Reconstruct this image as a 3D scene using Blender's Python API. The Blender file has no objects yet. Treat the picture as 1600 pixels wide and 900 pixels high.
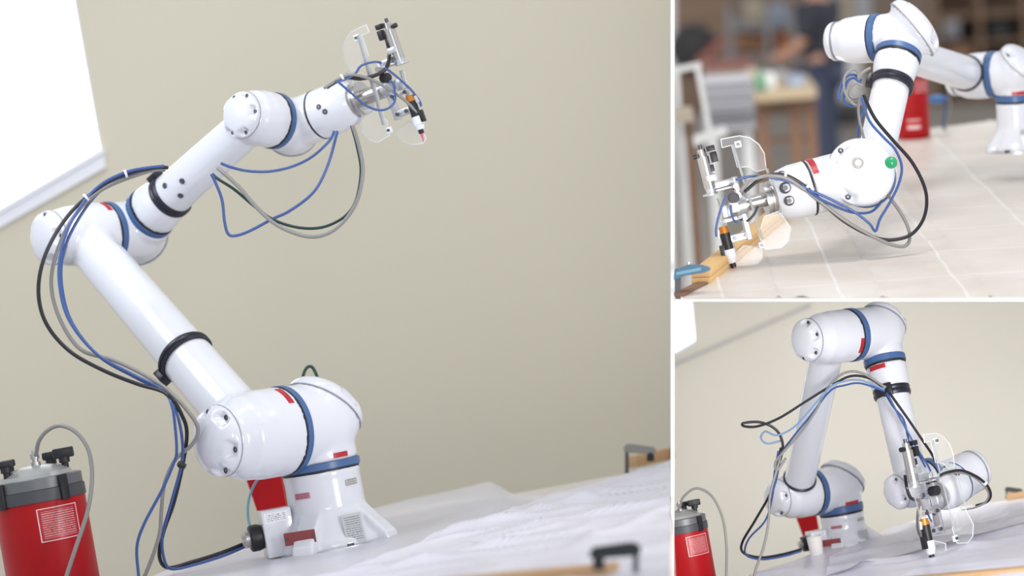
import bpy, bmesh, math, random
from mathutils import Vector, Matrix, noise

C = bpy.context.scene
COL = C.collection
rnd = random.Random(7)

# ---------------------------------------------------------------- camera, sky, lamps, exposure
F = 4000.0                    # focal length in pixels of the 1600 px frame
PX, PY = 1051.0, 468.7        # optical axis in the frame
ROLL = math.radians(10)
CAM = Vector((0, 0, 1.225))
RT = Vector((math.cos(ROLL), 0, -math.sin(ROLL)))
UP = Vector((math.sin(ROLL), 0, math.cos(ROLL)))
FW = Vector((0, 1, 0))
cam = bpy.data.cameras.new('camera')
cam.sensor_width = 36
cam.lens = F / 1600 * 36
cam.shift_x = (800 - PX) / 1600
cam.shift_y = (PY - 450) / 1600
cam.dof.use_dof = True
cam.dof.focus_distance = 6.42
cam.dof.aperture_fstop = cam.lens / 1000 / (230 / F)
cam.clip_end = 100
camo = bpy.data.objects.new('camera', cam)
COL.objects.link(camo)
M3 = Matrix((RT, UP, -FW)).transposed()
camo.matrix_world = Matrix.Translation(CAM) @ M3.to_4x4()
C.camera = camo

w = bpy.data.worlds.new('sky')
C.world = w
w.use_nodes = True
bg = w.node_tree.nodes['Background']
bg.inputs[0].default_value = (0.95, 0.97, 1.0, 1)
bg.inputs[1].default_value = 0.72
C.view_settings.view_transform = 'Standard'
C.view_settings.look = 'None'
C.view_settings.exposure = 0.0
C.view_settings.gamma = 1.0


def cp(px, py, d):
    return CAM + d * ((px - PX) / F * RT + (PY - py) / F * UP + FW)


def lamp(name, loc, target, sx, sy, power, col=(1, 1, 1)):
    l = bpy.data.lights.new(name, 'AREA')
    l.shape = 'RECTANGLE'
    l.size, l.size_y, l.energy, l.color = sx, sy, power, col
    o = bpy.data.objects.new(name, l)
    COL.objects.link(o)
    o.location = loc
    o.rotation_euler = (Vector(target) - Vector(loc)).to_track_quat('-Z', 'Y').to_euler()
    return o


lamp('added_light', cp(420, -650, 6.2), cp(450, 500, 6.7), .9, .12, 7, (1, .97, .92))  # unseen strip light added above the left arm for highlight streaks
lamp('added_light', cp(-420, -250, 6.0), cp(300, 420, 6.9), .7, .9, 16, (.84, .9, 1))  # added cool key light standing in for daylight from the left window
lamp('added_light', cp(1320, 473, 7.4), cp(1330, 900, 8.3), 1.0, .8, 12, (1, .98, .95))  # added light hidden under the dividing slab to brighten the lower right bay
lamp('added_light', cp(1900, 660, 4.6), cp(1240, 690, 8.0), .5, .9, 32, (1, .98, .95))  # added side light out of view, lifting the dark lower right bay
lamp('added_light', cp(1051, -1800, 1.2), cp(1051, 500, 7.0), 1.6, .8, 30, (1, .98, .96))  # added front light above the camera, brightening divider edges and all bays
lamp('added_light', cp(1500, -800, 6.0), cp(1340, 300, 6.8), .9, .4, 16, (1, .99, .97))  # added light over the upper right robot to whiten arm and film
lamp('added_light', cp(1300, -700, 12), cp(1250, 200, 19), 4, 2, 190, (1, .97, .93))  # added overhead light that brightens the workshop background
lamp('added_light', cp(1250, -900, 8.5), cp(1110, 200, 12), 1.2, .6, 45, (1, .98, .95))  # added light aimed at the white steel frame to brighten it

# ---------------------------------------------------------------- frames of the three bays
UB = Vector((0, 0, 1))


def camvec(x, y, z):
    return x * RT + y * UP + z * FW


PHI, RHO = math.radians(10), math.radians(4)
UT = camvec(-math.sin(RHO) * math.cos(PHI), math.cos(RHO) * math.cos(PHI), -math.sin(PHI)).normalized()
RTT = FW.cross(UT).normalized()
DT = UT.cross(RTT).normalized()
TIP_T = cp(1146, 411, 6.4)


def ray_plane(px, py, p0, n):
    q = (px - PX) / F * RT + (PY - py) / F * UP + FW
    return CAM + q * ((p0 - CAM).dot(n) / q.dot(n))


def on_l(px, py, h=0):
    return ray_plane(px, py, Vector((0, 0, CAM.z - .475 + h)), UB)


def on_b(px, py, h=0):
    return ray_plane(px, py, Vector((0, 0, CAM.z - .74 + h)), UB)


def on_t(px, py, h=0):
    return ray_plane(px, py, TIP_T + UT * h, UT)


def dv(x, y, tow):
    """unit direction: x right, y down in the view, tow towards the viewer"""
    v = (x * RT - y * UP).normalized()
    return (v * math.sqrt(1 - tow * tow) - tow * FW).normalized()


def toward(p0, px, py, tow):
    """point seen at (px, py) whose direction from p0 leans 'tow' towards the viewer"""
    lo, hi = depth(p0) - 1.5, depth(p0) + 1.5
    for _ in range(60):
        d = (lo + hi) / 2
        v = cp(px, py, d) - p0
        if -v.dot(FW) / v.length > tow:
            lo = d
        else:
            hi = d
    return cp(px, py, (lo + hi) / 2)


def depth(p):
    return (p - CAM).dot(FW)


# ---------------------------------------------------------------- materials
def lin(c):
    return tuple((x / 255 / 12.92 if x / 255 <= .04045 else ((x / 255 + .055) / 1.055) ** 2.4) for x in c)


MATS = {}


def mat(name, rgb, rough=.5, metal=0, coat=0, var=.05, scale=8, bump=0, bscale=60, alpha=1, rgb2=None, stretch=None, spec=None):
    if name in MATS:
        return MATS[name]
    m = bpy.data.materials.new(name)
    m.use_nodes = True
    nt = m.node_tree
    b = nt.nodes['Principled BSDF']
    b.inputs['Roughness'].default_value = rough
    b.inputs['Metallic'].default_value = metal
    b.inputs['Coat Weight'].default_value = coat
    b.inputs['Coat Roughness'].default_value = .06
    if spec is not None:
        b.inputs['Specular IOR Level'].default_value = spec
    b.inputs['Alpha'].default_value = alpha
    tc = nt.nodes.new('ShaderNodeTexCoord')
    src = tc.outputs['Object']
    if stretch:
        mp = nt.nodes.new('ShaderNodeMapping')
        mp.inputs['Scale'].default_value = stretch
        nt.links.new(src, mp.inputs[0])
        src = mp.outputs[0]
    n = nt.nodes.new('ShaderNodeTexNoise')
    n.inputs['Scale'].default_value = scale
    n.inputs['Detail'].default_value = 4
    nt.links.new(src, n.inputs['Vector'])
    cr = nt.nodes.new('ShaderNodeMix')
    cr.data_type = 'RGBA'
    c = lin(rgb)
    c2 = lin(rgb2) if rgb2 else tuple(min(1, x * (1 + var)) for x in c)
    c1 = c if rgb2 else tuple(x * (1 - var) for x in c)
    cr.inputs[6].default_value = (*c1, 1)
    cr.inputs[7].default_value = (*c2, 1)
    nt.links.new(n.outputs['Fac'], cr.inputs[0])
    nt.links.new(cr.outputs[2], b.inputs['Base Color'])
    if bump:
        n2 = nt.nodes.new('ShaderNodeTexNoise')
        n2.inputs['Scale'].default_value = bscale
        n2.inputs['Detail'].default_value = 5
        nt.links.new(src, n2.inputs['Vector'])
        bp = nt.nodes.new('ShaderNodeBump')
        bp.inputs['Strength'].default_value = bump
        bp.inputs['Distance'].default_value = .01
        nt.links.new(n2.outputs['Fac'], bp.inputs['Height'])
        nt.links.new(bp.outputs[0], b.inputs['Normal'])
    MATS[name] = m
    return m


def print_mat(name, paper, ink, rows, cols, fill=.6, border=False):
    """flat print: rows of tiny lettering on a plate (uses the plate's UV)"""
    m = bpy.data.materials.new(name)
    m.use_nodes = True
    nt = m.node_tree
    N, L = nt.nodes, nt.links
    b = N['Principled BSDF']
    b.inputs['Roughness'].default_value = .35
    uv = N.new('ShaderNodeTexCoord')
    sp = N.new('ShaderNodeSeparateXYZ')
    L.new(uv.outputs['UV'], sp.inputs[0])

    def mth(op, a, bb=None):
        k = N.new('ShaderNodeMath')
        k.operation = op
        for i, x in enumerate((a, bb)):
            if x is None:
                continue
            if isinstance(x, (int, float)):
                k.inputs[i].default_value = x
            else:
                L.new(x, k.inputs[i])
        return k.outputs[0]
    row = mth('FRACT', mth('MULTIPLY', sp.outputs[1], rows))
    inrow = mth('MULTIPLY', mth('GREATER_THAN', row, .28), mth('LESS_THAN', row, .72))
    cx = N.new('ShaderNodeCombineXYZ')
    L.new(mth('MULTIPLY', sp.outputs[0], cols), cx.inputs[0])
    L.new(mth('FLOOR', mth('MULTIPLY', sp.outputs[1], rows)), cx.inputs[1])
    wn = N.new('ShaderNodeTexNoise')
    wn.inputs['Scale'].default_value = 3.1
    L.new(cx.outputs[0], wn.inputs['Vector'])
    word = mth('LESS_THAN', wn.outputs['Fac'], fill)
    mx = mth('MULTIPLY', mth('GREATER_THAN', sp.outputs[0], .09), mth('LESS_THAN', sp.outputs[0], .9))
    my = mth('MULTIPLY', mth('GREATER_THAN', sp.outputs[1], .1), mth('LESS_THAN', sp.outputs[1], .9))
    fac = mth('MULTIPLY', mth('MULTIPLY', inrow, word), mth('MULTIPLY', mx, my))
    if border:
        ex = mth('MULTIPLY', mth('GREATER_THAN', sp.outputs[0], .025), mth('LESS_THAN', sp.outputs[0], .975))
        ey = mth('MULTIPLY', mth('GREATER_THAN', sp.outputs[1], .025), mth('LESS_THAN', sp.outputs[1], .975))
        edge = mth('SUBTRACT', 1.0, mth('MULTIPLY', ex, ey))
        fac = mth('MAXIMUM', mth('MULTIPLY', fac, .6), edge)
    mix = N.new('ShaderNodeMix')
    mix.data_type = 'RGBA'
    mix.inputs[6].default_value = (*lin(paper), 1)
    mix.inputs[7].default_value = (*lin(ink), 1)
    L.new(fac, mix.inputs[0])
    L.new(mix.outputs[2], b.inputs['Base Color'])
    MATS[name] = m
    return m


def clear_mat():
    m = bpy.data.materials.new('clear_acrylic')
    m.use_nodes = True
    nt = m.node_tree
    nt.nodes.clear()
    out = nt.nodes.new('ShaderNodeOutputMaterial')
    tr = nt.nodes.new('ShaderNodeBsdfTransparent')
    gl = nt.nodes.new('ShaderNodeBsdfGlossy')
    gl.inputs['Roughness'].default_value = .08
    df = nt.nodes.new('ShaderNodeBsdfDiffuse')
    df.inputs['Color'].default_value = (.9, .92, .95, 1)
    ns = nt.nodes.new('ShaderNodeTexNoise')
    ns.inputs['Scale'].default_value = 30
    mr = nt.nodes.new('ShaderNodeMapRange')
    mr.inputs[3].default_value = .03
    mr.inputs[4].default_value = .14
    nt.links.new(ns.outputs['Fac'], mr.inputs[0])
    m1 = nt.nodes.new('ShaderNodeMixShader')
    nt.links.new(mr.outputs[0], m1.inputs[0])
    nt.links.new(tr.outputs[0], m1.inputs[1])
    nt.links.new(df.outputs[0], m1.inputs[2])
    fr = nt.nodes.new('ShaderNodeFresnel')
    fr.inputs['IOR'].default_value = 1.18
    m2 = nt.nodes.new('ShaderNodeMixShader')
    nt.links.new(fr.outputs[0], m2.inputs[0])
    nt.links.new(m1.outputs[0], m2.inputs[1])
    nt.links.new(gl.outputs[0], m2.inputs[2])
    nt.links.new(m2.outputs[0], out.inputs[0])
    return m


def daylight_mat():
    m = bpy.data.materials.new('daylight_pane')
    m.use_nodes = True
    nt = m.node_tree
    b = nt.nodes['Principled BSDF']
    b.inputs['Base Color'].default_value = (.9, .92, .95, 1)
    b.inputs['Emission Color'].default_value = (.93, .96, 1, 1)
    n = nt.nodes.new('ShaderNodeTexNoise')
    n.inputs['Scale'].default_value = .6
    mr = nt.nodes.new('ShaderNodeMapRange')
    mr.inputs[3].default_value = 1.5
    mr.inputs[4].default_value = 1.9
    nt.links.new(n.outputs['Fac'], mr.inputs[0])
    nt.links.new(mr.outputs[0], b.inputs['Emission Strength'])
    return m


DAY = daylight_mat()
WHITE = mat('white_paint', (216, 218, 226), .22, coat=.6, var=.015, scale=5)
CAPW = mat('cap_white', (214, 216, 225), .18, coat=.7, var=.01)
BLUE = mat('blue_ring', (64, 96, 144), .35, var=.08, scale=20)
BLACK = mat('black_rubber', (26, 26, 32), .45, var=.1)
STRAP = mat('black_band', (24, 23, 40), .35, var=.15, scale=40)
DGREY = mat('dark_grey', (70, 72, 80), .4, var=.1)
STEEL = mat('brushed_steel', (190, 188, 186), .28, 1, var=.12, scale=50, stretch=(1, 1, 20))
ALU = mat('aluminium', (205, 207, 212), .35, .85, var=.06, scale=60)
RED = mat('red_paint', (172, 6, 18), .4, var=.08, spec=.3)
REDL = print_mat('red_sticker', (186, 28, 42), (90, 15, 20), 3, 14, .5)
PINKL = print_mat('worn_red_plate', (186, 120, 135), (95, 40, 55), 3, 10, .5)
MAROON = mat('maroon_plate', (140, 62, 66), .4, var=.1, scale=30)
GREYL = print_mat('grey_plate', (176, 176, 172), (90, 88, 86), 3, 8, .5)
TEXTL = print_mat('text_plate', (186, 188, 194), (96, 98, 108), 13, 22, .52)
BOXL = print_mat('box_print', (238, 239, 243), (60, 62, 70), 6, 16, .5)
TANKL = print_mat('tank_label', (176, 16, 30), (236, 206, 208), 15, 40, .58, border=True)
TANKW = print_mat('tank_lettering', (190, 14, 26), (235, 215, 215), 1.6, 9, .6)
HBLUE = mat('blue_hose', (60, 88, 148), .3, var=.08)
HBLACK = mat('black_hose', (30, 28, 36), .3, var=.1)
HGREY = mat('grey_hose', (138, 136, 134), .35, var=.06)
HGREEN = mat('dark_green_hose', (26, 58, 56), .35, var=.06)
TIE = mat('white_tie', (225, 228, 235), .4)
CLEAR = clear_mat()
CLEAREDGE = mat('clear_edge', (235, 240, 245), .15, var=.02)
WOOD = mat('pale_wood', (206, 172, 130), .6, rgb2=(180, 142, 102), scale=5, stretch=(1, 1, 14), bump=.1)
WOODT = mat('pine_beam', (222, 186, 132), .6, rgb2=(200, 158, 104), scale=4, stretch=(14, 2, 2), bump=.1)
WOODD = mat('brown_wood', (140, 104, 78), .65, rgb2=(110, 78, 58), scale=5, stretch=(2, 2, 12))
SHEET = mat('white_film', (204, 202, 218), .3, rgb2=(234, 234, 246), scale=2.6, stretch=(1.0, 2.4, 1), bump=.2, bscale=5)
SHEETT = mat('workshop_film', (236, 231, 224), .35, rgb2=(196, 182, 168), scale=3.2, bump=.25, bscale=10)
FLAP = mat('thin_film', (226, 226, 236), .3, alpha=.75, var=.03, scale=4, bump=.3, bscale=14)
GREEN = mat('green_button', (14, 150, 96), .3, coat=.5)
BRASS = mat('orange_brass', (196, 126, 50), .35, .5)
PINK = mat('pink_tip', (228, 80, 120), .3)
LIDG = mat('lid_grey', (110, 112, 116), .4, .4, var=.1, scale=20)
LIDD = mat('lid_dark', (74, 76, 82), .45, .2, var=.1)
DOMEG = mat('dome_grey', (176, 178, 176), .3, .5)
SCREW = mat('screw_dark', (96, 96, 104), .35, .8)
GAPG = mat('seam_grey', (150, 150, 160), .5)
BANDW = mat('cast_grey_white', (214, 212, 208), .4)


# ---------------------------------------------------------------- mesh helpers
def link(name, me, m=None, parent=None, smooth=True, base=None):
    o = bpy.data.objects.new(name, me)
    COL.objects.link(o)
    if m:
        me.materials.append(m)
    if smooth:
        me.polygons.foreach_set('use_smooth', [True] * len(me.polygons))
    if parent is not None:
        o.parent = parent
    return o


def orient(z, ref=Vector((.123, .31, .94))):
    z = z.normalized()
    x = ref - z * ref.dot(z)
    if x.length < 1e-3:
        x = Vector((1, 0, 0)) - z * z.x
    x.normalize()
    return x, z.cross(x), z


ROOTOFF = {}


def thing(name, label, cat, loc=(0, 0, 0), group=None, rot=None, scale=1):
    o = bpy.data.objects.new(name, None)
    COL.objects.link(o)
    m = Matrix.Translation(Vector(loc))
    if rot is not None:
        m = m @ rot.to_4x4()
    o.matrix_world = m @ Matrix.Scale(scale, 4)
    o.empty_display_size = .05
    tag(o, label, cat, group)
    return o


def tag(o, label, cat, group=None):
    o['label'] = label
    o['category'] = cat
    if group:
        o['group'] = group
    return o


def origin_of(parent):
    """world offset to subtract for a mesh written in world coordinates"""
    off = Vector((0, 0, 0))
    p = parent
    while p is not None:
        off += p.location
        p = p.parent
    return off


def fin(name, bm, m, parent=None, smooth=True, sharp=35, world=True, label=None):
    """bmesh in world coords -> object (origin moved to its parent's or to its own centre)"""
    bmesh.ops.recalc_face_normals(bm, faces=bm.faces)
    if world:
        off = origin_of(parent)
        if parent is None:
            zs = [v.co for v in bm.verts]
            off = sum(zs, Vector()) / max(1, len(zs))
        for v in bm.verts:
            v.co -= off
    me = bpy.data.meshes.new(name)
    bm.to_mesh(me)
    bm.free()
    o = link(name, me, m, parent, smooth)
    if world and parent is None:
        o.location = off
    if smooth and sharp:
        try:
            me.set_sharp_from_angle(angle=math.radians(sharp))
        except Exception:
            pass
    if label:
        o['label'] = label
    return o


def fin_remesh(name, bm, m, parent, voxel=.005, iters=10, label=None):
    bmesh.ops.recalc_face_normals(bm, faces=bm.faces)
    off = origin_of(parent)
    for v in bm.verts:
        v.co -= off
    me = bpy.data.meshes.new(name)
    bm.to_mesh(me)
    bm.free()
    t = bpy.data.objects.new('remesh', me)
    COL.objects.link(t)
    r = t.modifiers.new('r', 'REMESH')
    r.mode = 'VOXEL'
    r.voxel_size = voxel
    s = t.modifiers.new('s', 'SMOOTH')
    s.factor = .5
    s.iterations = iters
    dg = bpy.context.evaluated_depsgraph_get()
    me2 = bpy.data.meshes.new_from_object(t.evaluated_get(dg))
    bpy.data.objects.remove(t)
    bpy.data.meshes.remove(me)
    me2.name = name
    me2.materials.clear()
    o = link(name, me2, m, parent, True)
    if label:
        o['label'] = label
    return o


def lathe(bm, p, axis, prof, seg=40, ref=None):
    x, y, z = orient(axis, ref) if ref is not None else orient(axis)
    rings = []
    for t, r in prof:
        c = p + z * t
        if r < 1e-6:
            rings.append([bm.verts.new(c)])
        else:
            rings.append([bm.verts.new(c + (x * math.cos(a) + y * math.sin(a)) * r)
                          for a in [2 * math.pi * i / seg for i in range(seg)]])
    for a, b in zip(rings, rings[1:]):
        for i in range(seg):
            j = (i + 1) % seg
            if len(a) == 1 and len(b) == 1:
                continue
            if len(a) == 1:
                bm.faces.new((a[0], b[j], b[i]))
            elif len(b) == 1:
                bm.faces.new((a[i], a[j], b[0]))
            else:
                bm.faces.new((a[i], a[j], b[j], b[i]))
    if len(rings[0]) > 1:
        bm.faces.new(list(reversed(rings[0])))
    if len(rings[-1]) > 1:
        bm.faces.new(rings[-1])


def cyl(bm, a, b, r0, r1=None, seg=24):
    d = b - a
    lathe(bm, a, d, [(0, r0), (d.length, r0 if r1 is None else r1)], seg)


def ball(bm, c, r, seg=32):
    lathe(bm, c, Vector((0, 0, 1)), [(-r * math.cos(math.pi * i / 16), r * math.sin(math.pi * i / 16)) for i in range(17)], seg)


def box(bm, c, ax, ay, az, bev=0):
    """half-extent vectors"""
    vs = []
    for sx in (-1, 1):
        for sy in (-1, 1):
            for sz in (-1, 1):
                vs.append(bm.verts.new(c + ax * sx + ay * sy + az * sz))
    fs = [(0, 1, 3, 2), (4, 6, 7, 5), (0, 4, 5, 1), (2, 3, 7, 6), (0, 2, 6, 4), (1, 5, 7, 3)]
    faces = [bm.faces.new([vs[i] for i in f]) for f in fs]
    if bev:
        es = list({e for f in faces for e in f.edges})
        bmesh.ops.bevel(bm, geom=es, offset=bev, segments=2, affect='EDGES', profile=.5)


def prism(bm, pts, n, th):
    """closed polygon extruded along n"""
    a = [bm.verts.new(p) for p in pts]
    b = [bm.verts.new(p + n * th) for p in pts]
    bm.faces.new(a)
    bm.faces.new(list(reversed(b)))
    k = len(pts)
    for i in range(k):
        j = (i + 1) % k
        bm.faces.new((a[i], b[i], b[j], a[j]))


def spline(pts, per=10):
    out = []
    n = len(pts)
    for i in range(n - 1):
        p0 = pts[max(0, i - 1)]
        p1, p2 = pts[i], pts[i + 1]
        p3 = pts[min(n - 1, i + 2)]
        for k in range(per):
            t = k / per
            out.append(.5 * ((2 * p1) + (p2 - p0) * t + (2 * p0 - 5 * p1 + 4 * p2 - p3) * t * t + (3 * p1 - p0 - 3 * p2 + p3) * t ** 3))
    out.append(pts[-1])
    return out


def sweep(bm, pts, r, seg=8, per=8):
    ps = spline(pts, per)
    tang = [(ps[min(i + 1, len(ps) - 1)] - ps[max(i - 1, 0)]).normalized() for i in range(len(ps))]
    x = orient(tang[0])[0]
    rings = []
    for p, t in zip(ps, tang):
        x = (x - t * x.dot(t))
        x = x.normalized() if x.length > 1e-5 else orient(t)[0]
        y = t.cross(x)
        rings.append([bm.verts.new(p + (x * math.cos(2 * math.pi * i / seg) + y * math.sin(2 * math.pi * i / seg)) * r) for i in range(seg)])
    for a, b in zip(rings, rings[1:]):
        for i in range(seg):
            j = (i + 1) % seg
            bm.faces.new((a[i], a[j], b[j], b[i]))
    bm.faces.new(list(reversed(rings[0])))
    bm.faces.new(rings[-1])


def plate(name, c, xd, yd, w, h, th, m, parent, label=None, bolts=False):
    """thin printed plate with UV on its face"""
    n = xd.cross(yd).normalized()
    off = origin_of(parent)
    bm = bmesh.new()
    uvl = bm.loops.layers.uv.new('UVMap')
    vs = []
    for k in (0, 1):
        for sx, sy in ((-1, -1), (1, -1), (1, 1), (-1, 1)):
            vs.append(bm.verts.new(c + xd * (sx * w / 2) + yd * (sy * h / 2) + n * (th * k) - off))
    top = bm.faces.new(vs[4:8])
    bm.faces.new(list(reversed(vs[:4])))
    for i in range(4):
        j = (i + 1) % 4
        bm.faces.new((vs[i], vs[j], vs[4 + j], vs[4 + i]))
    for l, uv in zip(top.loops, ((0, 0), (1, 0), (1, 1), (0, 1))):
        l[uvl].uv = uv
    me = bpy.data.meshes.new(name)
    bm.to_mesh(me)
    bm.free()
    o = link(name, me, m, parent, False)
    if label:
        o['label'] = label
    if bolts:
        b = bmesh.new()
        for s in (-1, 1):
            p = c + xd * (s * w * .42) + n * th
            cyl(b, p, p + n * .001, h * .13, seg=10)
        k = fin('plate_screws', b, SCREW, o)
        k.name = 'rivet'
    return o


def wrap(name, p, axis, r, t0, t1, towards, a0, a1, m, parent, th=.0012, label=None, r1=None):
    """sticker wrapped on a cylinder about axis; angles (deg) measured from 'towards'"""
    z = axis.normalized()
    x = (towards - z * towards.dot(z)).normalized()
    y = z.cross(x)
    off = origin_of(parent)
    bm = bmesh.new()
    uvl = bm.loops.layers.uv.new('UVMap')
    n = 10
    rows = []
    for i in range(n + 1):
        a = math.radians(a0 + (a1 - a0) * i / n)
        d = x * math.cos(a) + y * math.sin(a)
        rows.append([bm.verts.new(p + z * t + d * rr - off) for t, rr in
                     ((t0, r + th), (t1, (r1 or r) + th), (t1, (r1 or r) - th), (t0, r - th))])
    for i in range(n):
        A, B = rows[i], rows[i + 1]
        for k in range(4):
            l = (k + 1) % 4
            f = bm.faces.new((A[k], B[k], B[l], A[l]))
            if k == 0:
                for lo, uv in zip(f.loops, ((i / n, 0), ((i + 1) / n, 0), ((i + 1) / n, 1), (i / n, 1))):
                    lo[uvl].uv = uv
    bm.faces.new(list(reversed(rows[0])))
    bm.faces.new(rows[-1])
    bmesh.ops.recalc_face_normals(bm, faces=bm.faces)
    me = bpy.data.meshes.new(name)
    bm.to_mesh(me)
    bm.free()
    o = link(name, me, m, parent, True)
    me.set_sharp_from_angle(angle=math.radians(35))
    if label:
        o['label'] = label
    return o


# ---------------------------------------------------------------- the setting: dividers, walls, floors
def struct(name, bm, m, smooth=False):
    o = fin(name, bm, m, None, smooth)
    o['kind'] = 'structure'
    return o


WALLM = mat('cream_wall', (214, 208, 190), .9, var=.025, scale=1.2, bump=.05, bscale=40)
WALLB = mat('cream_wall_lightened', (236, 232, 222), .9, var=.025, scale=1.2, bump=.05, bscale=40)  # same cream paint, lightened to make up for light the bay lacks
DIVM = mat('white_board', (250, 250, 250), .6, var=.0)
FLOORM = mat('grey_floor', (150, 148, 146), .7, var=.1, scale=2)
SILLM = mat('white_sill', (238, 240, 248), .5, var=.01)

YW = 8.6
DFR = 6.05
th = 5.0 * DFR / F / 2


def planepoly(pts, d=YW):
    return [cp(x, y, d) for x, y in pts]


bm = bmesh.new()
box(bm, CAM + FW * ((DFR + YW) / 2) + UP * .2, RT * th, FW * ((YW - DFR) / 2), UP * 1.35)
struct('wall_middle', bm, DIVM)
bm = bmesh.new()
box(bm, CAM + FW * ((DFR + 14.6) / 2) + RT * .85, RT * .845, FW * ((14.6 - DFR) / 2), UP * th)
struct('floor_divider', bm, DIVM)

# left wall with its slanted window opening
win = [(119 - 41 * .6, 5 - 230 * .6), (160, 235), (-160, 423), (-160, 5 - 230 * .6)]
bm = bmesh.new()
for poly in ([(win[0]), (1051, win[0][1]), (1051, 1010), (160 + 120, 1010), win[1]],
             [win[1], (280, 1010), (-160, 1010), win[2]],
             [(-160, win[0][1]), (-160, 1010), (-420, 1010), (-420, win[0][1])],
             [(-420, -420), (1051, -420), (1051, win[0][1]), (-420, win[0][1])]):
    prism(bm, planepoly(poly), FW, .12)
bmesh.ops.remove_doubles(bm, verts=bm.verts, dist=1e-4)
struct('wall_left', bm, WALLM)
# sill (two stepped ledges) and pane of the window
wd = bpy.data.objects.new('window_1', None)
COL.objects.link(wd)
wd['kind'] = 'structure'
bm = bmesh.new()
a, b = cp(161, 238, YW - .03), cp(-170, 432, YW - .03)
c, d = cp(-170, 452, YW - .03), cp(163, 262, YW - .03)
prism(bm, [a, b, c, d], FW, .06)
fin('window_sill', bm, SILLM, wd, False)
bm = bmesh.new()
a, b = cp(160, 231, YW - .05), cp(-170, 425, YW - .05)
c, d = cp(-170, 433, YW - .05), cp(161, 239, YW - .05)
prism(bm, [a, b, c, d], FW, .1)
fin('window_ledge', bm, SILLM, wd, False)
bm = bmesh.new()
prism(bm, [cp(x, y, YW + .08) for x, y in win], FW, .004)
fin('window_pane', bm, DAY, wd, False)
bm = bmesh.new()
q = [cp(x, y, YW + .02) for x, y in ((win[0][0], win[0][1]), (160, 235), (157, 236), (win[0][0] - 3, win[0][1]))]
prism(bm, q, FW, .08)
fin('window_frame', bm, SILLM, wd, False)

# lower right wall with its window corner and a sloping ledge
bm = bmesh.new()
wb = [(1080, 468.7), (1086, 532), (1046, 556)]
for poly in ([wb[0], (1800, 468.7), (1800, 1010), (1150, 1010), wb[1]],
             [wb[1], (1150, 1010), (1051, 1010), (1051, 553)]):
    prism(bm, planepoly(poly), FW, .12)
bmesh.ops.remove_doubles(bm, verts=bm.verts, dist=1e-4)
struct('wall_right', bm, WALLB)
w2 = bpy.data.objects.new('window_2', None)
COL.objects.link(w2)
w2['kind'] = 'structure'
bm = bmesh.new()
prism(bm, planepoly([(1080, 470), (1086, 532), (1053, 552), (1053, 470)], YW + .07), FW, .004)
fin('window_pane', bm, DAY, w2, False)
bm = bmesh.new()
prism(bm, planepoly([(1086, 532), (1087, 537), (1053, 557), (1053, 551)], YW - .02), FW, .05)
fin('window_sill', bm, SILLM, w2, False)
bm = bmesh.new()
prism(bm, planepoly([(1265, 474), (1268, 480), (1053, 574), (1053, 567)], YW - .012), FW, .02)
struct('trim_1', bm, mat('pale_trim', (205, 203, 200), .7, var=.02))

bm = bmesh.new()
box(bm, Vector((-.6, 6.2, -.02)), Vector((2.6, 0, 0)), Vector((0, 3.0, 0)), Vector((0, 0, .02)))
struct('floor', bm, FLOORM)


# ---------------------------------------------------------------- robot arm
def ring_band(name, p, axis, r, wdt, m, parent, lab=None):
    bm = bmesh.new()
    lathe(bm, p, axis, [(0, r * .9), (0, r - .001), (.001, r), (wdt - .001, r), (wdt, r - .001), (wdt, r * .9)], 56)
    return fin(name, bm, m, parent, label=lab)


def dome_cap(parent, p, axis, R, h, n, name='end_cap'):
    """domed cover with screw pockets cut into its rim"""
    z = axis.normalized()
    x = RT - z * RT.dot(z)
    x = x.normalized() if x.length > .2 else orient(z, -FW)[0]
    y = z.cross(x)
    angs = [math.radians(t) for t in n]
    bm = bmesh.new()
    NR, NA = 22, 90
    wid = math.radians(11)
    rows = []
    for i in range(NR + 1):
        q = i / NR
        rr = R * math.sin(q * math.pi / 2)
        row = []
        hh0 = h * math.cos(q * math.pi / 2) ** .85 if q < 1 else 0
        for k in range(NA):
            a = 2 * math.pi * k / NA
            hh = hh0
            for sa in angs:
                da = abs((a - sa + math.pi) % (2 * math.pi) - math.pi)
                fa = 1 - min(1, max(0, (da - wid) / .14))
                fr = min(1, max(0, (rr / R - .72) / .08))
                hh = hh * (1 - fa * fr) + min(hh, h * .16) * fa * fr
            row.append(bm.verts.new(p + z * (hh + .004) + (x * math.cos(a) + y * math.sin(a)) * rr))
            if i == 0:
                break
        rows.append(row)
    for i in range(NR):
        A, B = rows[i], rows[i + 1]
        for k in range(NA):
            l = (k + 1) % NA
            if i == 0:
                bm.faces.new((A[0], B[k], B[l]))
            else:
                bm.faces.new((A[k], B[k], B[l], A[l]))
    low = [bm.verts.new(v.co - z * .004) for v in rows[-1]]
    for k in range(NA):
        l = (k + 1) % NA
        bm.faces.new((rows[-1][k], low[k], low[l], rows[-1][l]))
    bm.faces.new(low)
    o = fin(name, bm, CAPW, parent, sharp=50)
    for a in angs:
        c = p + z * (h * .16 + .002) + (x * math.cos(a) + y * math.sin(a)) * R * .86
        b = bmesh.new()
        lathe(b, c, z, [(0, R * .085), (.003, R * .085), (.0045, R * .06), (.0045, R * .045), (.002, R * .04)], 14)
        fin('screw', b, SCREW, o)
    b = bmesh.new()
    lathe(b, p - z * .002, z, [(0, R * .9), (0, R * 1.012), (.003, R * 1.012), (.003, R * .9)], 56)
    fin('seam', b, GAPG, o)
    return o


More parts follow.
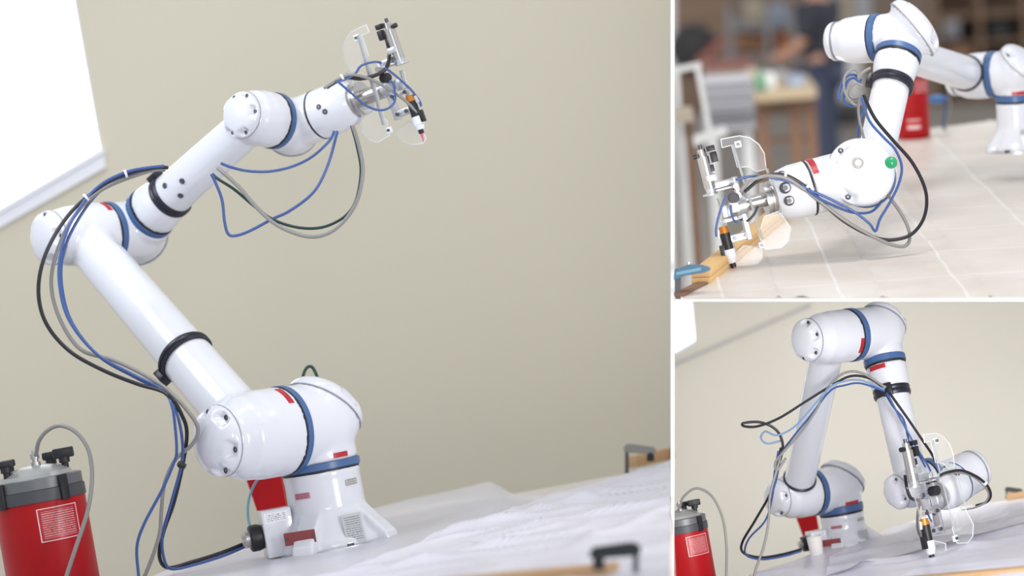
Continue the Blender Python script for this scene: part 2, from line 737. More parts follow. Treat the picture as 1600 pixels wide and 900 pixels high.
def elbow_body(root, Cn, dA, lA, rA, dB, lB, rB, capR, name, s, n=None, caph=.5, screws=(80, 200, 320), off=.5, vox=.005, sph=1.02):
    """L-shaped joint: two collars at right angles and a domed cover over the outer corner"""
    bm = bmesh.new()
    cyl(bm, Cn - dA * rB * .3, Cn + dA * lA, rA, seg=48)
    cyl(bm, Cn - dB * rA * .3, Cn + dB * lB, rB, seg=48)
    R = max(rA, rB) * sph
    ball(bm, Cn, R)
    if n is None:
        n = -(dA + dB).normalized()
    t = R * off
    lathe(bm, Cn, n, [(0, R), (t * .6, (R + capR) / 2), (t, capR)], 48)
    o = fin_remesh(name, bm, WHITE, root, vox, 10)
    dome_cap(root, Cn + n * t, n, capR, capR * caph, screws, 'joint_cover')
    return o


def housing_into(bm, K, a, L, r, rc):
    """cylindrical motor housing from ring K along a to the cap plane"""
    lathe(bm, K, a, [(0, r), (L * .42, r), (L * .55, r * .965), (L * .72, r * .95), (L * .8, (rc + r * .95) / 2), (L * .9, rc), (L, rc)], 56)


def rings_at(root, K, a, r, s, both=True, red=None, col=BLUE):
    ring_band('joint_ring', K - a * (11 * s), a, r * 1.015, 10 * s, col, root)
    ring_band('joint_gap', K - a * (1.5 * s), a, r * .998, 3 * s, BLACK, root)


def build_robot(R):
    s = R['s']
    root = thing('robot_arm', R['label'], 'robot', R['base'], 'robot arms')
    up = R['up']
    vox = R.get('vox', .005)
    # --- base
    K1, r1 = R['K1'], R['r1'] * s
    hb = (K1 - R['base']).dot(up)
    B0 = K1 - up * hb
    bm = bmesh.new()
    lathe(bm, B0, up, [(hb - .016, r1 * .99), (hb, r1 * .99)], 56)
    for v in bm.verts:
        pass
    lathe(bm, B0, up, [(hb * .42, r1 * 1.06), (hb * .5, r1 * .985), (hb - .004, r1 * .965)], 56)
    lathe(bm, B0, up, [(.004, r1 * 1.42), (hb * .1, r1 * 1.4), (hb * .2, r1 * 1.24), (hb * .34, r1 * 1.1), (hb * .46, r1 * 1.04)], 56)
    fwd = (-FW - up * (-FW).dot(up)).normalized()
    sid = up.cross(fwd)
    ang0 = R.get('fin_ang', .5)
    for k in range(4):
        a = ang0 + k * math.pi / 2
        d = fwd * math.cos(a) + sid * math.sin(a)
        e = up.cross(d)
        wv = e * r1 * .3
        pts = [B0 + d * r1 * .8, B0 + d * r1 * 1.75, B0 + d * r1 * 1.68 + up * hb * .12, B0 + d * r1 * .98 + up * hb * .5, B0 + d * r1 * .8 + up * hb * .5]
        prism(bm, [p - wv for p in pts], e, wv.length * 2)
    fin_remesh('base', bm, WHITE, root, vox, 8)
    bm = bmesh.new()
    lathe(bm, B0, up, [(0, r1 * 1.5), (.006, r1 * 1.5), (.006, r1 * .5)], 40)
    fin('base_plate', bm, ALU, root)
    for k in range(4):
        a = ang0 + k * math.pi / 2 + math.pi / 4
        p = B0 + (fwd * math.cos(a) + sid * math.sin(a)) * r1 * 1.4
        b = bmesh.new()
        lathe(b, p + up * .004, up, [(0, .009), (.008, .009), (.008, .005), (.004, .005)], 6)
        fin('bolt', b, SCREW, root)
    ring_band('joint_ring', K1 + up * (1 * s), up, r1 * 1.02, 11 * s, BLUE, root)
    ring_band('joint_gap', K1 - up * (3 * s), up, r1 * .98, 4 * s, BLACK, root)
    # --- connector box on the side of the base
    cb = R['box_dir']
    cb = (cb - up * cb.dot(up)).normalized()
    ce = up.cross(cb)
    if R.get('conn', True):
        bm = bmesh.new()
        c = B0 + cb * r1 * 1.36 + up * hb * .33
        box(bm, c, cb * r1 * .38, ce * r1 * .42, up * hb * .3, .004)
        bx = fin('connector_box', bm, WHITE, root)
        sgn = 1 if (-FW).dot(ce) > 0 else -1
        plate('box_label', c + ce * sgn * r1 * .421 + up * hb * .2 + cb * r1 * .02, -cb * 1.0 if (RT.dot(cb) < 0) else cb, up, r1 * .6, hb * .13, .0008, BOXL, bx, 'printed white label')
        bm = bmesh.new()
        lathe(bm, c + cb * r1 * .38 - up * hb * .02, cb, [(0, r1 * .3), (r1 * .12, r1 * .34), (r1 * .3, r1 * .34), (r1 * .34, r1 * .3), (r1 * .34, r1 * .2)], 28)
        fin('connector', bm, BLACK, root, label='black round connector')
        bm = bmesh.new()
        lathe(bm, c + cb * r1 * .6 - up * hb * .02, cb, [(0, r1 * .22), (r1 * .22, r1 * .22), (r1 * .3, r1 * .15)], 24)
        fin('connector_nut', bm, STEEL, root)
    # --- shoulder
    a2 = R['a2']
    K2, r2 = R['K2'], R['r2'] * s
    S = R['S']
    elbow_body(root, S, -up, (S - K1).dot(up) - 11 * s, r1 * .99, a2, (K2 - S).dot(a2) - 10 * s, r2 * .985, R['cap1'] * s, 'shoulder', s, vox=vox)
    rings_at(root, K2, a2, r2, s)
    # --- upper arm: two housings and the tube between them
    K3, r3 = R['K3'], R['r3'] * s
    L2, L3 = R['L2'] * s, R['L3'] * s
    m2, m3 = K2 + a2 * L2 * .45, K3 + R['a3'] * L3 * .45
    bm = bmesh.new()
    housing_into(bm, K2, a2, L2, r2, R['rc2'] * s)
    housing_into(bm, K3, R['a3'], L3, r3, R['rc3'] * s)
    cyl(bm, m2, m3, R['t2'] * s, R['t3'] * s, 48)
    fin_remesh('upper_arm', bm, WHITE, root, vox, 10)
    dome_cap(root, K2 + a2 * L2, a2, R['rc2'] * s, R['rc2'] * s * R.get('dome', .5), R['ang2'])
    dome_cap(root, K3 + R['a3'] * L3, R['a3'], R['rc3'] * s, R['rc3'] * s * R.get('dome', .5), R['ang3'])
    # --- elbow
    f = R['f']
    E, K4, r4 = R['E'], R['K4'], R['r4'] * s
    elbow_body(root, E, R['a3'], (K3 - E).dot(R['a3']) - 10 * s, r3 * .985, f, (K4 - E).dot(f) - 2 * s, r4 * .985, R['cap2'] * s, 'elbow', s, vox=vox, off=R.get('off2', .5))
    rings_at(root, K3, R['a3'], r3, s)
    ring_band('joint_ring', K4 - f * (3 * s), f, r4 * 1.015, 10 * s, BLUE, root)
    ring_band('joint_gap', K4 + f * (6 * s), f, r4 * .985, 4 * s, BLACK, root)
    # --- forearm
    bm = bmesh.new()
    LF = R['LF'] * s
    t4, t5 = R['t4'] * s, R['t5'] * s
    lathe(bm, K4 + f * 9 * s, f, [(0, r4 * .98), (14 * s, r4 * .98), (30 * s, r4 * .93), (46 * s, t4 * 1.02), (60 * s, t4), (LF - 9 * s, t5)], 56)
    m5 = K4 + f * LF
    a5f = R['a5']
    a5, r5 = R['a5'], R['r5'] * s
    l5 = R['l5'] * s
    K5 = m5 - a5 * l5
    housing_into(bm, K5, a5, l5 * 2, r5, R['rc5'] * s)
    fin_remesh('forearm', bm, WHITE, root, vox, 10)
    dome_cap(root, m5 + a5 * l5, a5, R['rc5'] * s, R['rc5'] * s * R.get('dome', .5), R['ang5'])
    rings_at(root, K5, a5, r5, s)
    # --- wrist
    W, wv = R['W'], R['w']
    lw = R['lw'] * s
    r6 = R['r6'] * s
    K6 = W + wv * lw
    wb = elbow_body(root, W, a5, (K5 - W).dot(a5) - 10 * s, r5 * .985, wv, lw, r6 * .99, R['cap3'] * s, 'wrist', s, n=R.get('n3'), screws=R.get('ang6', (80, 200, 320)), off=R.get('off3', .5), caph=R.get('caph3', .5), vox=vox)
    ring_band('joint_gap', K6 - wv * s, wv, r6 * (1.0), 3.5 * s, BLUE if R.get('blue6') else BLACK, root)
    bm = bmesh.new()
    LW = R['LW'] * s
    rf = R['rf'] * s
    lathe(bm, K6 + wv * 2 * s, wv, [(0, r6 * .985), (LW * .45, r6 * .98), (LW * .8, r6 * .88), (LW * .97, rf * 1.12), (LW, rf * 1.05)], 56)
    wh = fin('wrist_housing', bm, WHITE, root)
    bm = bmesh.new()
    F0 = K6 + wv * (LW + 2 * s)
    lathe(bm, F0, wv, [(0, rf * .95), (2 * s, rf), (7 * s, rf), (8 * s, rf * .93), (10 * s, rf * .93), (11 * s, rf), (16 * s, rf), (16 * s, rf * .5)], 48)
    fin('tool_flange', bm, STEEL, root, label='brushed steel tool flange')
    bm = bmesh.new()
    LS = R['LS'] * s
    cyl(bm, F0 + wv * 10 * s, F0 + wv * (16 * s + LS), R['rs'] * s, seg=32)
    fin('tool_shaft', bm, STEEL, root)
    R['tool_at'] = F0 + wv * (16 * s + LS)
    R.update(K6=K6, m5=m5, root=root, S=S, m2=m2, m3=m3, B0=B0, hb=hb, F0=F0, K5=K5)
    # --- buttons on the wrist housing
    for (t, a, rr) in R.get('buttons', ()):
        x = (R['btow'] - wv * R['btow'].dot(wv)).normalized()
        y = wv.cross(x)
        dd = x * math.cos(a) + y * math.sin(a)
        pr = [(0, .985), (.45, .98), (.8, .88), (.97, rf * 1.12 / r6), (1, rf * 1.05 / r6)]
        for (ta, ra), (tb_, rb_) in zip(pr, pr[1:]):
            if ta <= t <= tb_:
                rad = r6 * (ra + (rb_ - ra) * (t - ta) / (tb_ - ta))
                slope = r6 * (ra - rb_) / (LW * (tb_ - ta))
                break
        c = K6 + wv * (2 * s + (LW - 2 * s) * t) + dd * rad
        dd = (dd + wv * slope).normalized()
        c -= dd * rr * s * .1
        b = bmesh.new()
        lathe(b, c, dd, [(0, rr * s), (1.2 * s, rr * s), (1.6 * s, rr * .85 * s), (.8 * s, rr * .8 * s)], 24)
        bo = fin('button', b, DGREY, wh)
        b = bmesh.new()
        lathe(b, c + dd * .9 * s, dd, [(0, rr * .5 * s), (.5 * s, rr * .5 * s), (.5 * s, rr * .3 * s)], 6)
        bo2 = fin('button', b, mat('button_face', (128, 128, 132), .4), wh, label='pale button face')
    return root


def strap(root, p, axis, r, wdt, lug=None, s=.0016):
    bm = bmesh.new()
    lathe(bm, p, axis, [(0, r * .95), (0, r * 1.05), (wdt * .25, r * 1.09), (wdt * .45, r * 1.05), (wdt * .55, r * 1.09), (wdt * .8, r * 1.09), (wdt, r * 1.04), (wdt, r * .95)], 56)
    if lug is not None:
        d = (lug - axis * lug.dot(axis)).normalized()
        box(bm, p + axis * wdt * .5 + d * r * 1.13, d * r * .13, axis.cross(d) * r * .3, axis * wdt * .62, .002)
    return fin('cable_clamp', bm, STRAP, root, label='black cable clamp band')


def gram(v, x):
    return (v - x * v.dot(x)).normalized()


# ---------------------------------------------------------------- dispensing tool
def build_tool(label, at, x, z, s, roll_side=1):
    """x along the shaft, z along the mounting bar towards the cylinder; units are s metres"""
    x = x.normalized()
    z = gram(z, x)
    y = z.cross(x)
    if y.dot(-FW) < 0 and roll_side > 0:
        y = -y
    root = thing('dispensing_tool', label, 'tool', at, 'dispensing tools')

    def L(a, b, c):
        return at + (x * a + y * b + z * c) * s

    def bx(name, c, hx, hy, hz, m, bev=.8, parent=root):
        bm = bmesh.new()
        box(bm, L(*c), x * hx * s, y * hy * s, z * hz * s, bev * s)
        return fin(name, bm, m, parent)

    def cy(name, c0, c1, r, m, r1=None, parent=root, seg=20):
        bm = bmesh.new()
        cyl(bm, L(*c0), L(*c1), r * s, None if r1 is None else r1 * s, seg)
        return fin(name, bm, m, parent)

    bx('mounting_bar', (3, 0, -4), 4, 7, 50, ALU)
    cy('shaft_clamp', (-4, 0, 0), (9, 0, 0), 15, ALU)
    for zz in (30, -20, -46):
        cy('bolt', (6, 0, zz), (10, 0, zz), 3, SCREW, seg=6)
    # upper arm of the bracket with the air cylinder
    bx('upper_bracket', (24, 0, 40), 24, 6, 5, ALU)
    cy('support_disc', (46, 3, 28), (46, 3, 30.5), 12, ALU)
    cy('adjusting_screw', (8, 6, 33), (8, 22, 33), 4, STEEL)
    bx('side_block', (30, 6, -2), 6, 5, 9, ALU)
    bx('bracket_plate', (22, 2, 33), 16, 12, 1.5, ALU)
    cl = cy('air_cylinder', (44, 3, 38), (44, 3, 88), 9, STEEL)
    cy('cylinder_end', (44, 3, 30), (44, 3, 38), 7.6, ALU, parent=cl)
    cy('cylinder_head', (44, 3, 88), (44, 3, 100), 7, STEEL, 6, parent=cl)
    cy('cylinder_tip', (44, 3, 100), (44, 3, 107), 3, SCREW, parent=cl)
    cy('air_fitting', (53, 3, 91), (59, 3, 91), 4, BLACK, parent=cl)
    bx('cylinder_clamp', (40, 3, 54), 8, 11, 5, ALU)
    cn = bx('cable_plug', (27, 4, 84), 5, 5, 8, BLACK)
    bx('plug_nut', (29, 4, 98), 6, 6, 4, BLACK, parent=cn)
    bx('plug_nut', (35, 4, 68), 4, 4, 5, BLACK, parent=cn)
    # middle knob and sensor block
    kb = cy('knob', (14, 8, 16), (14, 22, 16), 8, BLACK)
    cy('knob_stem', (14, 0, 16), (14, 9, 16), 4, STEEL, parent=kb)
    bx('sensor_block', (14, 5, 1), 8, 8, 8, ALU)
    bx('link_plate', (25, 8, -16), 18, 2, 3, ALU)
    for q in (12, 38):
        cy('bolt', (q, 9, -16), (q, 14, -16), 3, SCREW, seg=6)
    # lower arm with the dispensing valve
    bx('lower_bracket', (22, 0, -46), 22, 6, 5.5, ALU)
    for q in (8, 26):
        cy('bolt', (q, 5, -46), (q, 9, -46), 3.4, SCREW, seg=6)
    vb = cy('dispensing_valve', (39, 3, -66), (39, 3, -34), 8, BLACK)
    cy('valve_cap', (39, 3, -34), (39, 3, -24), 8.5, BRASS, 7, parent=vb)
    cy('valve_collar', (39, 3, -74), (39, 3, -60), 9.5, TIE, 9.5, parent=vb)
    cy('valve_body', (38, 3, -82), (38.5, 3, -74), 6.5, TIE, 9, parent=vb)
    cy('nozzle_nut', (37.5, 3, -89), (38, 3, -82), 4.5, BLACK, parent=vb)
    cy('nozzle', (36, 3, -103), (37.5, 3, -89), .7, PINK, 2.6, parent=vb)
    bx('valve_side', (48, 3, -62), 4, 5, 10, BLACK, parent=vb)
    cy('air_fitting', (48, 3, -28), (50, 3, -40), 3.4, ALU, parent=vb)

    # clear guards
    def guard(poly, yy, thick=2.2, nm='clear_guard'):
        bm = bmesh.new()
        prism(bm, [L(a, yy, b) for a, b in poly], y, thick * s)
        g = fin(nm, bm, CLEAR, root, False)
        b2 = bmesh.new()
        n = len(poly)
        for i in range(n):
            p, q = L(poly[i][0], yy + thick / 2, poly[i][1]), L(poly[(i + 1) % n][0], yy + thick / 2, poly[(i + 1) % n][1])
            if (q - p).length > 1e-5:
                cyl(b2, p, q, .75 * s, seg=6)
        fin('guard_edge', b2, CLEAREDGE, g)
        return g
    guard([(-46, 46), (-49, 70), (-44, 86), (-33, 99), (-18, 106), (12, 108), (13, 95), (-2, 95), (-3, 60), (-20, 56), (-30, 46)], 14)
    guard([(-50, -22), (-62, -52), (-54, -70), (-40, -78), (-14, -74), (-10, -50), (-26, -24)], 14)
    guard([(-16, -72), (-12, -88), (6, -100), (26, -104), (34, -98), (30, -72), (12, -62)], -12)
    for (x0, z0, x1, z1, y0, y1) in ((-3, 96, -13, -56, 14, 17), (-46, 47, -51, -24, 14, 17), (36, 20, 29, -60, -12, -9)):
        bm = bmesh.new()
        a, b = L(x0, y0, z0), L(x1, y0, z1)
        e = x * 0.9 * s
        prism(bm, [a - e, a + e, b + e, b - e], y, 14 * s)
        fin('guard_rib', bm, CLEAR, root, False)
        bm = bmesh.new()
        cyl(bm, L(x0, y1, z0), L(x1, y1, z1), .8 * s, seg=6)
        fin('guard_edge', bm, CLEAREDGE, root)
    for (a, b) in ((-12, 94), (-11, -66)):
        pd = bx('guard_tab', (a, 16, b), 5, 2, 5, CLEAREDGE)
        cy('bolt', (a, 17, b), (a, 21, b), 2.6, SCREW, seg=6, parent=pd)
    return root


def hose(name, label, pts, r, m, group=None, ties=()):
    """pts: (px, py, depth) or Vector"""
    ps = [p if isinstance(p, Vector) else cp(*p) for p in pts]
    bm = bmesh.new()
    sweep(bm, ps, r)
    o = fin(name, bm, m, None, sharp=0)
    tag(o, label, 'hose', group)
    sp = spline(ps, 8)
    for t in ties:
        i = max(1, min(len(sp) - 2, int(t * (len(sp) - 1))))
        d = (sp[i + 1] - sp[i - 1]).normalized()
        b = bmesh.new()
        cyl(b, sp[i] - d * .003, sp[i] + d * .003, r * 2.1, seg=12)
        fin('cable_tie', b, TIE, o, label='white cable tie')
    return o


def dz(pts, d0, d1=None):
    """give a list of picture points depths running from d0 to d1"""
    d1 = d0 if d1 is None else d1
    n = len(pts) - 1
    return [(p[0], p[1], d0 + (d1 - d0) * i / max(1, n)) for i, p in enumerate(pts)]


# ================================================================ LEFT BAY
S0 = 6.5 / F


def foot(p, on):      # drop p along z to the table plane height of a bay
    return Vector((p.x, p.y, on))


ZL = CAM.z - .475
ZB = CAM.z - .74
a2 = dv(-138, 18, .72)
K2 = cp(438, 674, 6.5)
S = K2 - a2 * 65 * S0
K1 = S - UB * 70 * S0
mid2 = K2 + a2 * 115 * S0 * .45
q = (125 - PX) / F * RT + (PY - 368) / F * UP + FW
d3 = (mid2 - CAM).dot(a2) / q.dot(a2)
m3 = cp(125, 368, d3)
K3 = m3 - a2 * 105 * S0 * .45 * (d3 / 6.5)
f = dv(.745, -.667, .5)
E = K3 - a2 * 57 * S0
K4 = E + f * 46 * S0
m5 = toward(K4, 402, 184, .5)
f = (m5 - K4).normalized()
LF = (m5 - K4).length / S0
K5 = toward(m5, 424, 188, -.82)
a5 = (m5 - K5).normalized()
W = toward(K5, 456, 196, -.8)
K6 = toward(W, 500, 179, .45)
wL = (K6 - W).normalized()
F0 = toward(K6, 555, 159, .45)
RL = dict(s=S0, label='large white robot arm on the left, reaching up with its tool raised high', up=UB,
          base=foot(K1, ZL), K1=K1, r1=62, S=S, a2=a2, K2=K2, r2=70, L2=115, rc2=55, cap1=66, a3=a2, K3=K3, r3=52, L3=105, rc3=45,
          t2=45, t3=38, f=f, E=E, K4=K4, r4=45, cap2=52, LF=LF, t4=36, t5=33, a5=a5, r5=46, l5=(m5 - K5).length / S0, rc5=38, W=W, w=wL,
          lw=(K6 - W).length / S0, r6=42, cap3=46, LW=(F0 - K6).dot(wL) / S0, rf=28, rs=13, LS=46, ang2=(115, 58, -8, -63), ang3=(100, 10, -60, 180), ang5=(116, 66, 5, -67, -122, 180), box_dir=-RT - FW * .3,
          buttons=((.38, .35, 4.5), (.5, .62, 4.5)), btow=-FW + UP * .5, fin_ang=-.35)
build_robot(RL)
rootL = RL['root']
strap(rootL, K4 + f * 52 * S0, f, 37 * S0, 16 * S0, UP - RT)
t_up = (m3 - mid2).normalized()
strap(rootL, mid2 + t_up * 195 * S0, t_up, 43.5 * S0, 15 * S0, -RT - UP * .6)
# stickers
tow = -FW
wrap('warning_sticker', K2, a2, 70 * S0, 8 * S0, 18 * S0, -FW + UP * 1.0, -14, 20, REDL, rootL, label='red warning sticker')
wrap('warning_sticker', K3, a2, 52 * S0, 6 * S0, 14 * S0, -FW + UP * 1.5, -18, 12, REDL, rootL, label='red warning sticker')
wrap('warning_sticker', K1 + UB * 16 * S0, UB, 62 * S0, 0, 8 * S0, -FW + RT * .7, -4, 20, REDL, rootL, label='red warning sticker')
B0, hb, r1 = RL['B0'], RL['hb'], 62 * S0
wrap('rating_plate', B0 + UB * (hb - 38 * S0), UB, r1 * .985, 0, 9 * S0, -FW - RT * .55, -12, 14, PINKL, rootL, label='faded red plate')
wrap('rating_plate', B0 + UB * (hb - 30 * S0), UB, r1 * .985, 0, 10 * S0, -FW + RT * 1.0, -2, 22, GREYL, rootL, label='grey plate')
nP = (-FW + RT * .35).normalized()
xP = (UB.cross(nP)).normalized()
yP = (UB * .96 - nP * .22).normalized()
plate('data_plate', B0 + nP * r1 * 1.27 + UB * hb * .27 + xP * r1 * .32, xP, yP, 31 * S0, 46 * S0, .002, TEXTL, rootL, 'silver data plate')
nP = (-FW - RT * .35).normalized()
xP = UB.cross(nP).normalized()
plate('maroon_plate', B0 + nP * r1 * 1.5 + UB * hb * .2 - xP * r1 * .12, xP, UB, 54 * S0, 20 * S0, .002, MAROON, rootL, 'maroon plate', bolts=True)
# small cover screws on the forearm tube
for (t, a) in ((.34, .5), (.3, -.35), (.42, .05), (.2, -.6)):
    x = gram(-FW, f)
    y = f.cross(x)
    dd = x * math.cos(a) + y * math.sin(a)
    b = bmesh.new()
    c = K4 + f * LF * S0 * t + dd * 35 * S0
    lathe(b, c, dd, [(0, 5 * S0), (1.5 * S0, 5 * S0), (2 * S0, 3 * S0), (1 * S0, 2 * S0)], 12)
    fin('screw', b, SCREW, rootL)
build_tool('dispensing tool with clear guards at the raised tip of the left robot arm', RL['tool_at'], RL['w'], dv(-.2, -.98, .1), S0 * .98)

# sheets on the table
def sheet(name, label, m, front, back, n=44, k=30, amp=.004, seed=0, lift=0, folds=()):
    """film between a front and a back polyline (same number of points), with creases"""
    bm = bmesh.new()
    fs, bs = front, back
    N = len(fs) - 1

    def at(pl, t):
        t *= N
        i = min(N - 1, int(t))
        return pl[i].lerp(pl[i + 1], t - i)
    g = []
    for i in range(n + 1):
        u = i / n
        A, B = at(fs, u), at(bs, u)
        row = []
        for j in range(k + 1):
            v = j / k
            p = A.lerp(B, v)
            # lifted back edges curl up only near the edge
            zline = A.z + (B.z - A.z) * v ** 4
            p.z = zline + lift
            c = Vector((p.x * 3 + p.y * 2.2 + seed, p.y * 3.4 - p.x * 1.2, seed))
            h = 2.2 * (1 - abs(noise.noise(c)) * 2) ** 3 + .25 * abs(noise.noise(c * 2.2))
            p.z += amp * h * (1 if v < .97 else .4)
            for A_, B_, hh, ww in folds:
                e = Vector((B_.x - A_.x, B_.y - A_.y, 0))
                r = Vector((p.x - A_.x, p.y - A_.y, 0))
                t = r.dot(e) / e.length_squared
                dd = (r - e * t).length
                en = max(0, min(1, min(t, 1 - t) * 5 + .2))
                p.z += hh * en * math.exp(-(dd / ww) ** 2)
            row.append(bm.verts.new(p))
        g.append(row)
    for i in range(n):
        for j in range(k):
            bm.faces.new((g[i][j], g[i + 1][j], g[i + 1][j + 1], g[i][j + 1]))
    o = fin(name, bm, m, None, True, 0)
    tag(o, label, 'sheet')
    return o


TABLEM = mat('table_top', (214, 208, 202), .5, var=.06, scale=3)
tb = thing('work_table', 'white work table under the large left robot arm', 'table', Vector((-1.2, 6.2, 0)))
bm = bmesh.new()
pts = [on_l(255, 893, -.012), on_l(400, 848, -.012), on_l(600, 792, -.012), on_l(800, 772, -.012), on_l(985, 738, -.012), on_l(1048, 723, -.012), on_l(1048, 935, -.012), on_l(560, 985, -.012), on_l(80, 985, -.012)]
prism(bm, pts, -UB, .035)
fin('table_top', bm, TABLEM, tb, False)
for (px, py) in ((300, 905), (560, 960), (1000, 900), (960, 775)):
    bm = bmesh.new()
    p = on_l(px, py, -.045)
    box(bm, Vector((p.x, p.y, p.z / 2)), Vector((.025, 0, 0)), Vector((0, .025, 0)), Vector((0, 0, p.z / 2)))
    fin('leg', bm, STEEL, tb, False)

front = [on_l(90, 980), on_l(250, 985), on_l(400, 985), on_l(600, 985), on_l(760, 985), on_l(830, 985), on_l(900, 985)]
back = [on_l(258, 893), on_l(330, 868), on_l(400, 848), cp(600, 790, 7.55), cp(765, 753, 7.68), cp(800, 772, 7.43), on_l(868, 778)]
sheet('film_sheet', 'translucent film lying around the robot base with its far edge curled up', FLAP, front, back, 50, 34, .004, 3)
front = [on_l(420, 985, .006), on_l(600, 985, .006), on_l(760, 985, .006), on_l(900, 985, .006), on_l(1048.6, 960, .006)]
back = [on_l(485, 908, .008), on_l(600, 869, .01), on_l(735, 819, .012), on_l(863, 773, .01), on_l(1048.6, 720.5, .008)]
sheet('film_sheet', 'white wrinkled film covering the table right of the large robot', SHEET, front, back, 130, 90, .006, 11, folds=(
    (on_l(640, 858), on_l(950, 778), .012, .03), (on_l(720, 850), on_l(1046, 788), .009, .025), (on_l(560, 905), on_l(900, 830), .010, .03),
    (on_l(900, 860), on_l(1060, 800), .010, .03), (on_l(860, 800), on_l(1046, 745), .010, .03)))


# clamped beams on the left table
def beam(name, label, p0, p1, wdt, h, up, m, grain=True):
    d = (p1 - p0)
    sdir = up.cross(d.normalized())
    bm = bmesh.new()
    box(bm, (p0 + p1) / 2 + up * h / 2, d / 2, sdir * wdt / 2, up * h / 2, .002)
    o = fin(name, bm, m, None)
    tag(o, label, 'beam')
    return o


def bar_clamp(name, label, at, x, up, s, m, tall, group=None):
    """F-clamp: jaw on top, upright rail, screw spindle and pad"""
    y = up.cross(x)
    root = thing(name, label, 'clamp', at, group)
    bm = bmesh.new()
    prism(bm, [at + (x * a + up * b) * s - y * s * 7 for a, b in ((-42, 14), (-36, 22), (20, 30), (34, 30), (42, 22), (42, 12), (30, 8), (-20, 4), (-40, 4))], y, s * 14)
    fin('jaw', bm, m, root, False)
    bm = bmesh.new()
    box(bm, at + (x * 34 + up * (8 - tall / 2)) * s, x * s * 5, y * s * 4, up * s * (tall / 2 + 12), .001)
    fin('rail', bm, DGREY, root)
    bm = bmesh.new()
    cyl(bm, at + (x * -27 + up * -14) * s, at + (x * -27 + up * 8) * s, 10 * s, 9 * s)
    fin('pad', bm, BLACK, root)
    bm = bmesh.new()
    prism(bm, [at + (x * a + up * (b - tall)) * s - y * s * 5 for a, b in ((-40, 0), (40, 0), (40, 10), (-40, 8))], y, s * 10)
    fin('lower_jaw', bm, m, root, False)
    bm = bmesh.new()
    cyl(bm, at + (x * -28 + up * (-tall - 34)) * s, at + (x * -28 + up * (-tall + 12)) * s, 4 * s)
    fin('spindle', bm, STEEL, root)
    return root


beam('wooden_batten', 'blurred pale wooden beam along the near edge of the left table', on_l(680, 921, .014), on_l(955, 896, .014), .05, .018, UB, WOOD)
beam('wooden_batten', 'short wooden beam on the far right edge of the left table', on_l(988, 731), on_l(1047, 717), .05, .034, UB, WOOD)
CLG = mat('clamp_grey', (140, 140, 136), .5, .4)
CLD = mat('clamp_dark_green', (30, 38, 42), .4, .3)
bar_clamp('bar_clamp', 'blurred dark clamp gripping the near beam at the bottom of the left table', cp(961, 876, 4.55), RT, UP, .00108, CLD, 40, None)
bar_clamp('bar_clamp', 'grey clamp on the short beam at the far right of the left table', cp(1000, 712, 7.6), -RT, UP, .00115, CLG, 60, None)


# pressure tank
def build_tank():
    root = thing('pressure_tank', 'x', 'tank', (0, 0, 0), 'red pressure tanks')
    r, H = .114, .42

    def L(name, prof, m, p=(0, 0, 0), ax=(0, 0, 1), par=root, seg=40):
        bm = bmesh.new()
        lathe(bm, Vector(p), Vector(ax), prof, seg)
        return fin(name, bm, m, par, world=False)
    L('body', [(0, r * .9), (.02, r), (H, r)], RED)
    L('flange', [(H, r * 1.0), (H + .001, r * 1.03), (H + .03, r * 1.03), (H + .031, r)], LIDD)
    L('lid', [(H + .031, r * .99), (H + .032, r * 1.0), (H + .058, r * 1.0), (H + .06, r * .97), (H + .06, r * .5)], LIDG)
    L('lid_dome', [(H + .058, r * .82), (H + .07, r * .78), (H + .085, r * .55), (H + .092, r * .25), (H + .094, 0)], DOMEG)
    for k, (a, big) in enumerate(((.25, 1.3), (1.2, 1.0), (2.75, .9), (3.9, .9))):
        c = Vector((math.cos(a), math.sin(a), 0)) * r * .68
        kb = L('clamp_knob', [(H + .055, .009), (H + .085, .009), (H + .086, .014), (H + .1, .014)], BLACK, c, seg=16)
        b = bmesh.new()
        box(b, c + Vector((0, 0, H + .1 + .008 * big)), Vector((.02 * big, .004, 0)), Vector((-.002, .011, 0)), Vector((0, 0, .01 * big)), .004)
        fin('knob_bar', b, BLACK, kb, world=False)
    a = -.5
    c = Vector((math.cos(a), math.sin(a), 0))
    t = Vector((-c.y, c.x, 0))
    for a in (-.75, .9, 2.5, 4.1):
        c = Vector((math.cos(a), math.sin(a), 0))
        t = Vector((-c.y, c.x, 0))
        bm = bmesh.new()
        box(bm, c * r * 1.04 + Vector((0, 0, H + .028)), c * .006, t * .012, Vector((0, 0, .032)), .003)
        fin('lid_latch', bm, BLACK, root, world=False)
    c = Vector((-.01, -r * 1.03, H + .015))
    bm = bmesh.new()
    lathe(bm, c + Vector((.045, .012, 0)), Vector((.2, -1, 0)), [(0, .009), (.002, .009), (.002, .006), (-.004, .006)], 16)
    fin('latch_hole', bm, BLACK, root, world=False)
    ft = L('hose_fitting', [(H + .088, .012), (H + .1, .012), (H + .1, .008), (H + .108, .008), (H + .108, .011), (H + .122, .011), (H + .122, .006), (H + .13, .006)], STEEL, (.012, -.02, 0), seg=12)
    wrap('printed_label', Vector((0, 0, 0)), Vector((0, 0, 1)), r, H - .1, H - .016, Vector((0, -1, 0)), 8, 62, TANKL, root, label='printed label with a white outline')
    return root


def copy_tree(o, parent=None):
    c = o.copy()
    COL.objects.link(c)
    if parent is not None:
        c.parent = parent
    for ch in list(o.children):
        copy_tree(ch, c)
    return c


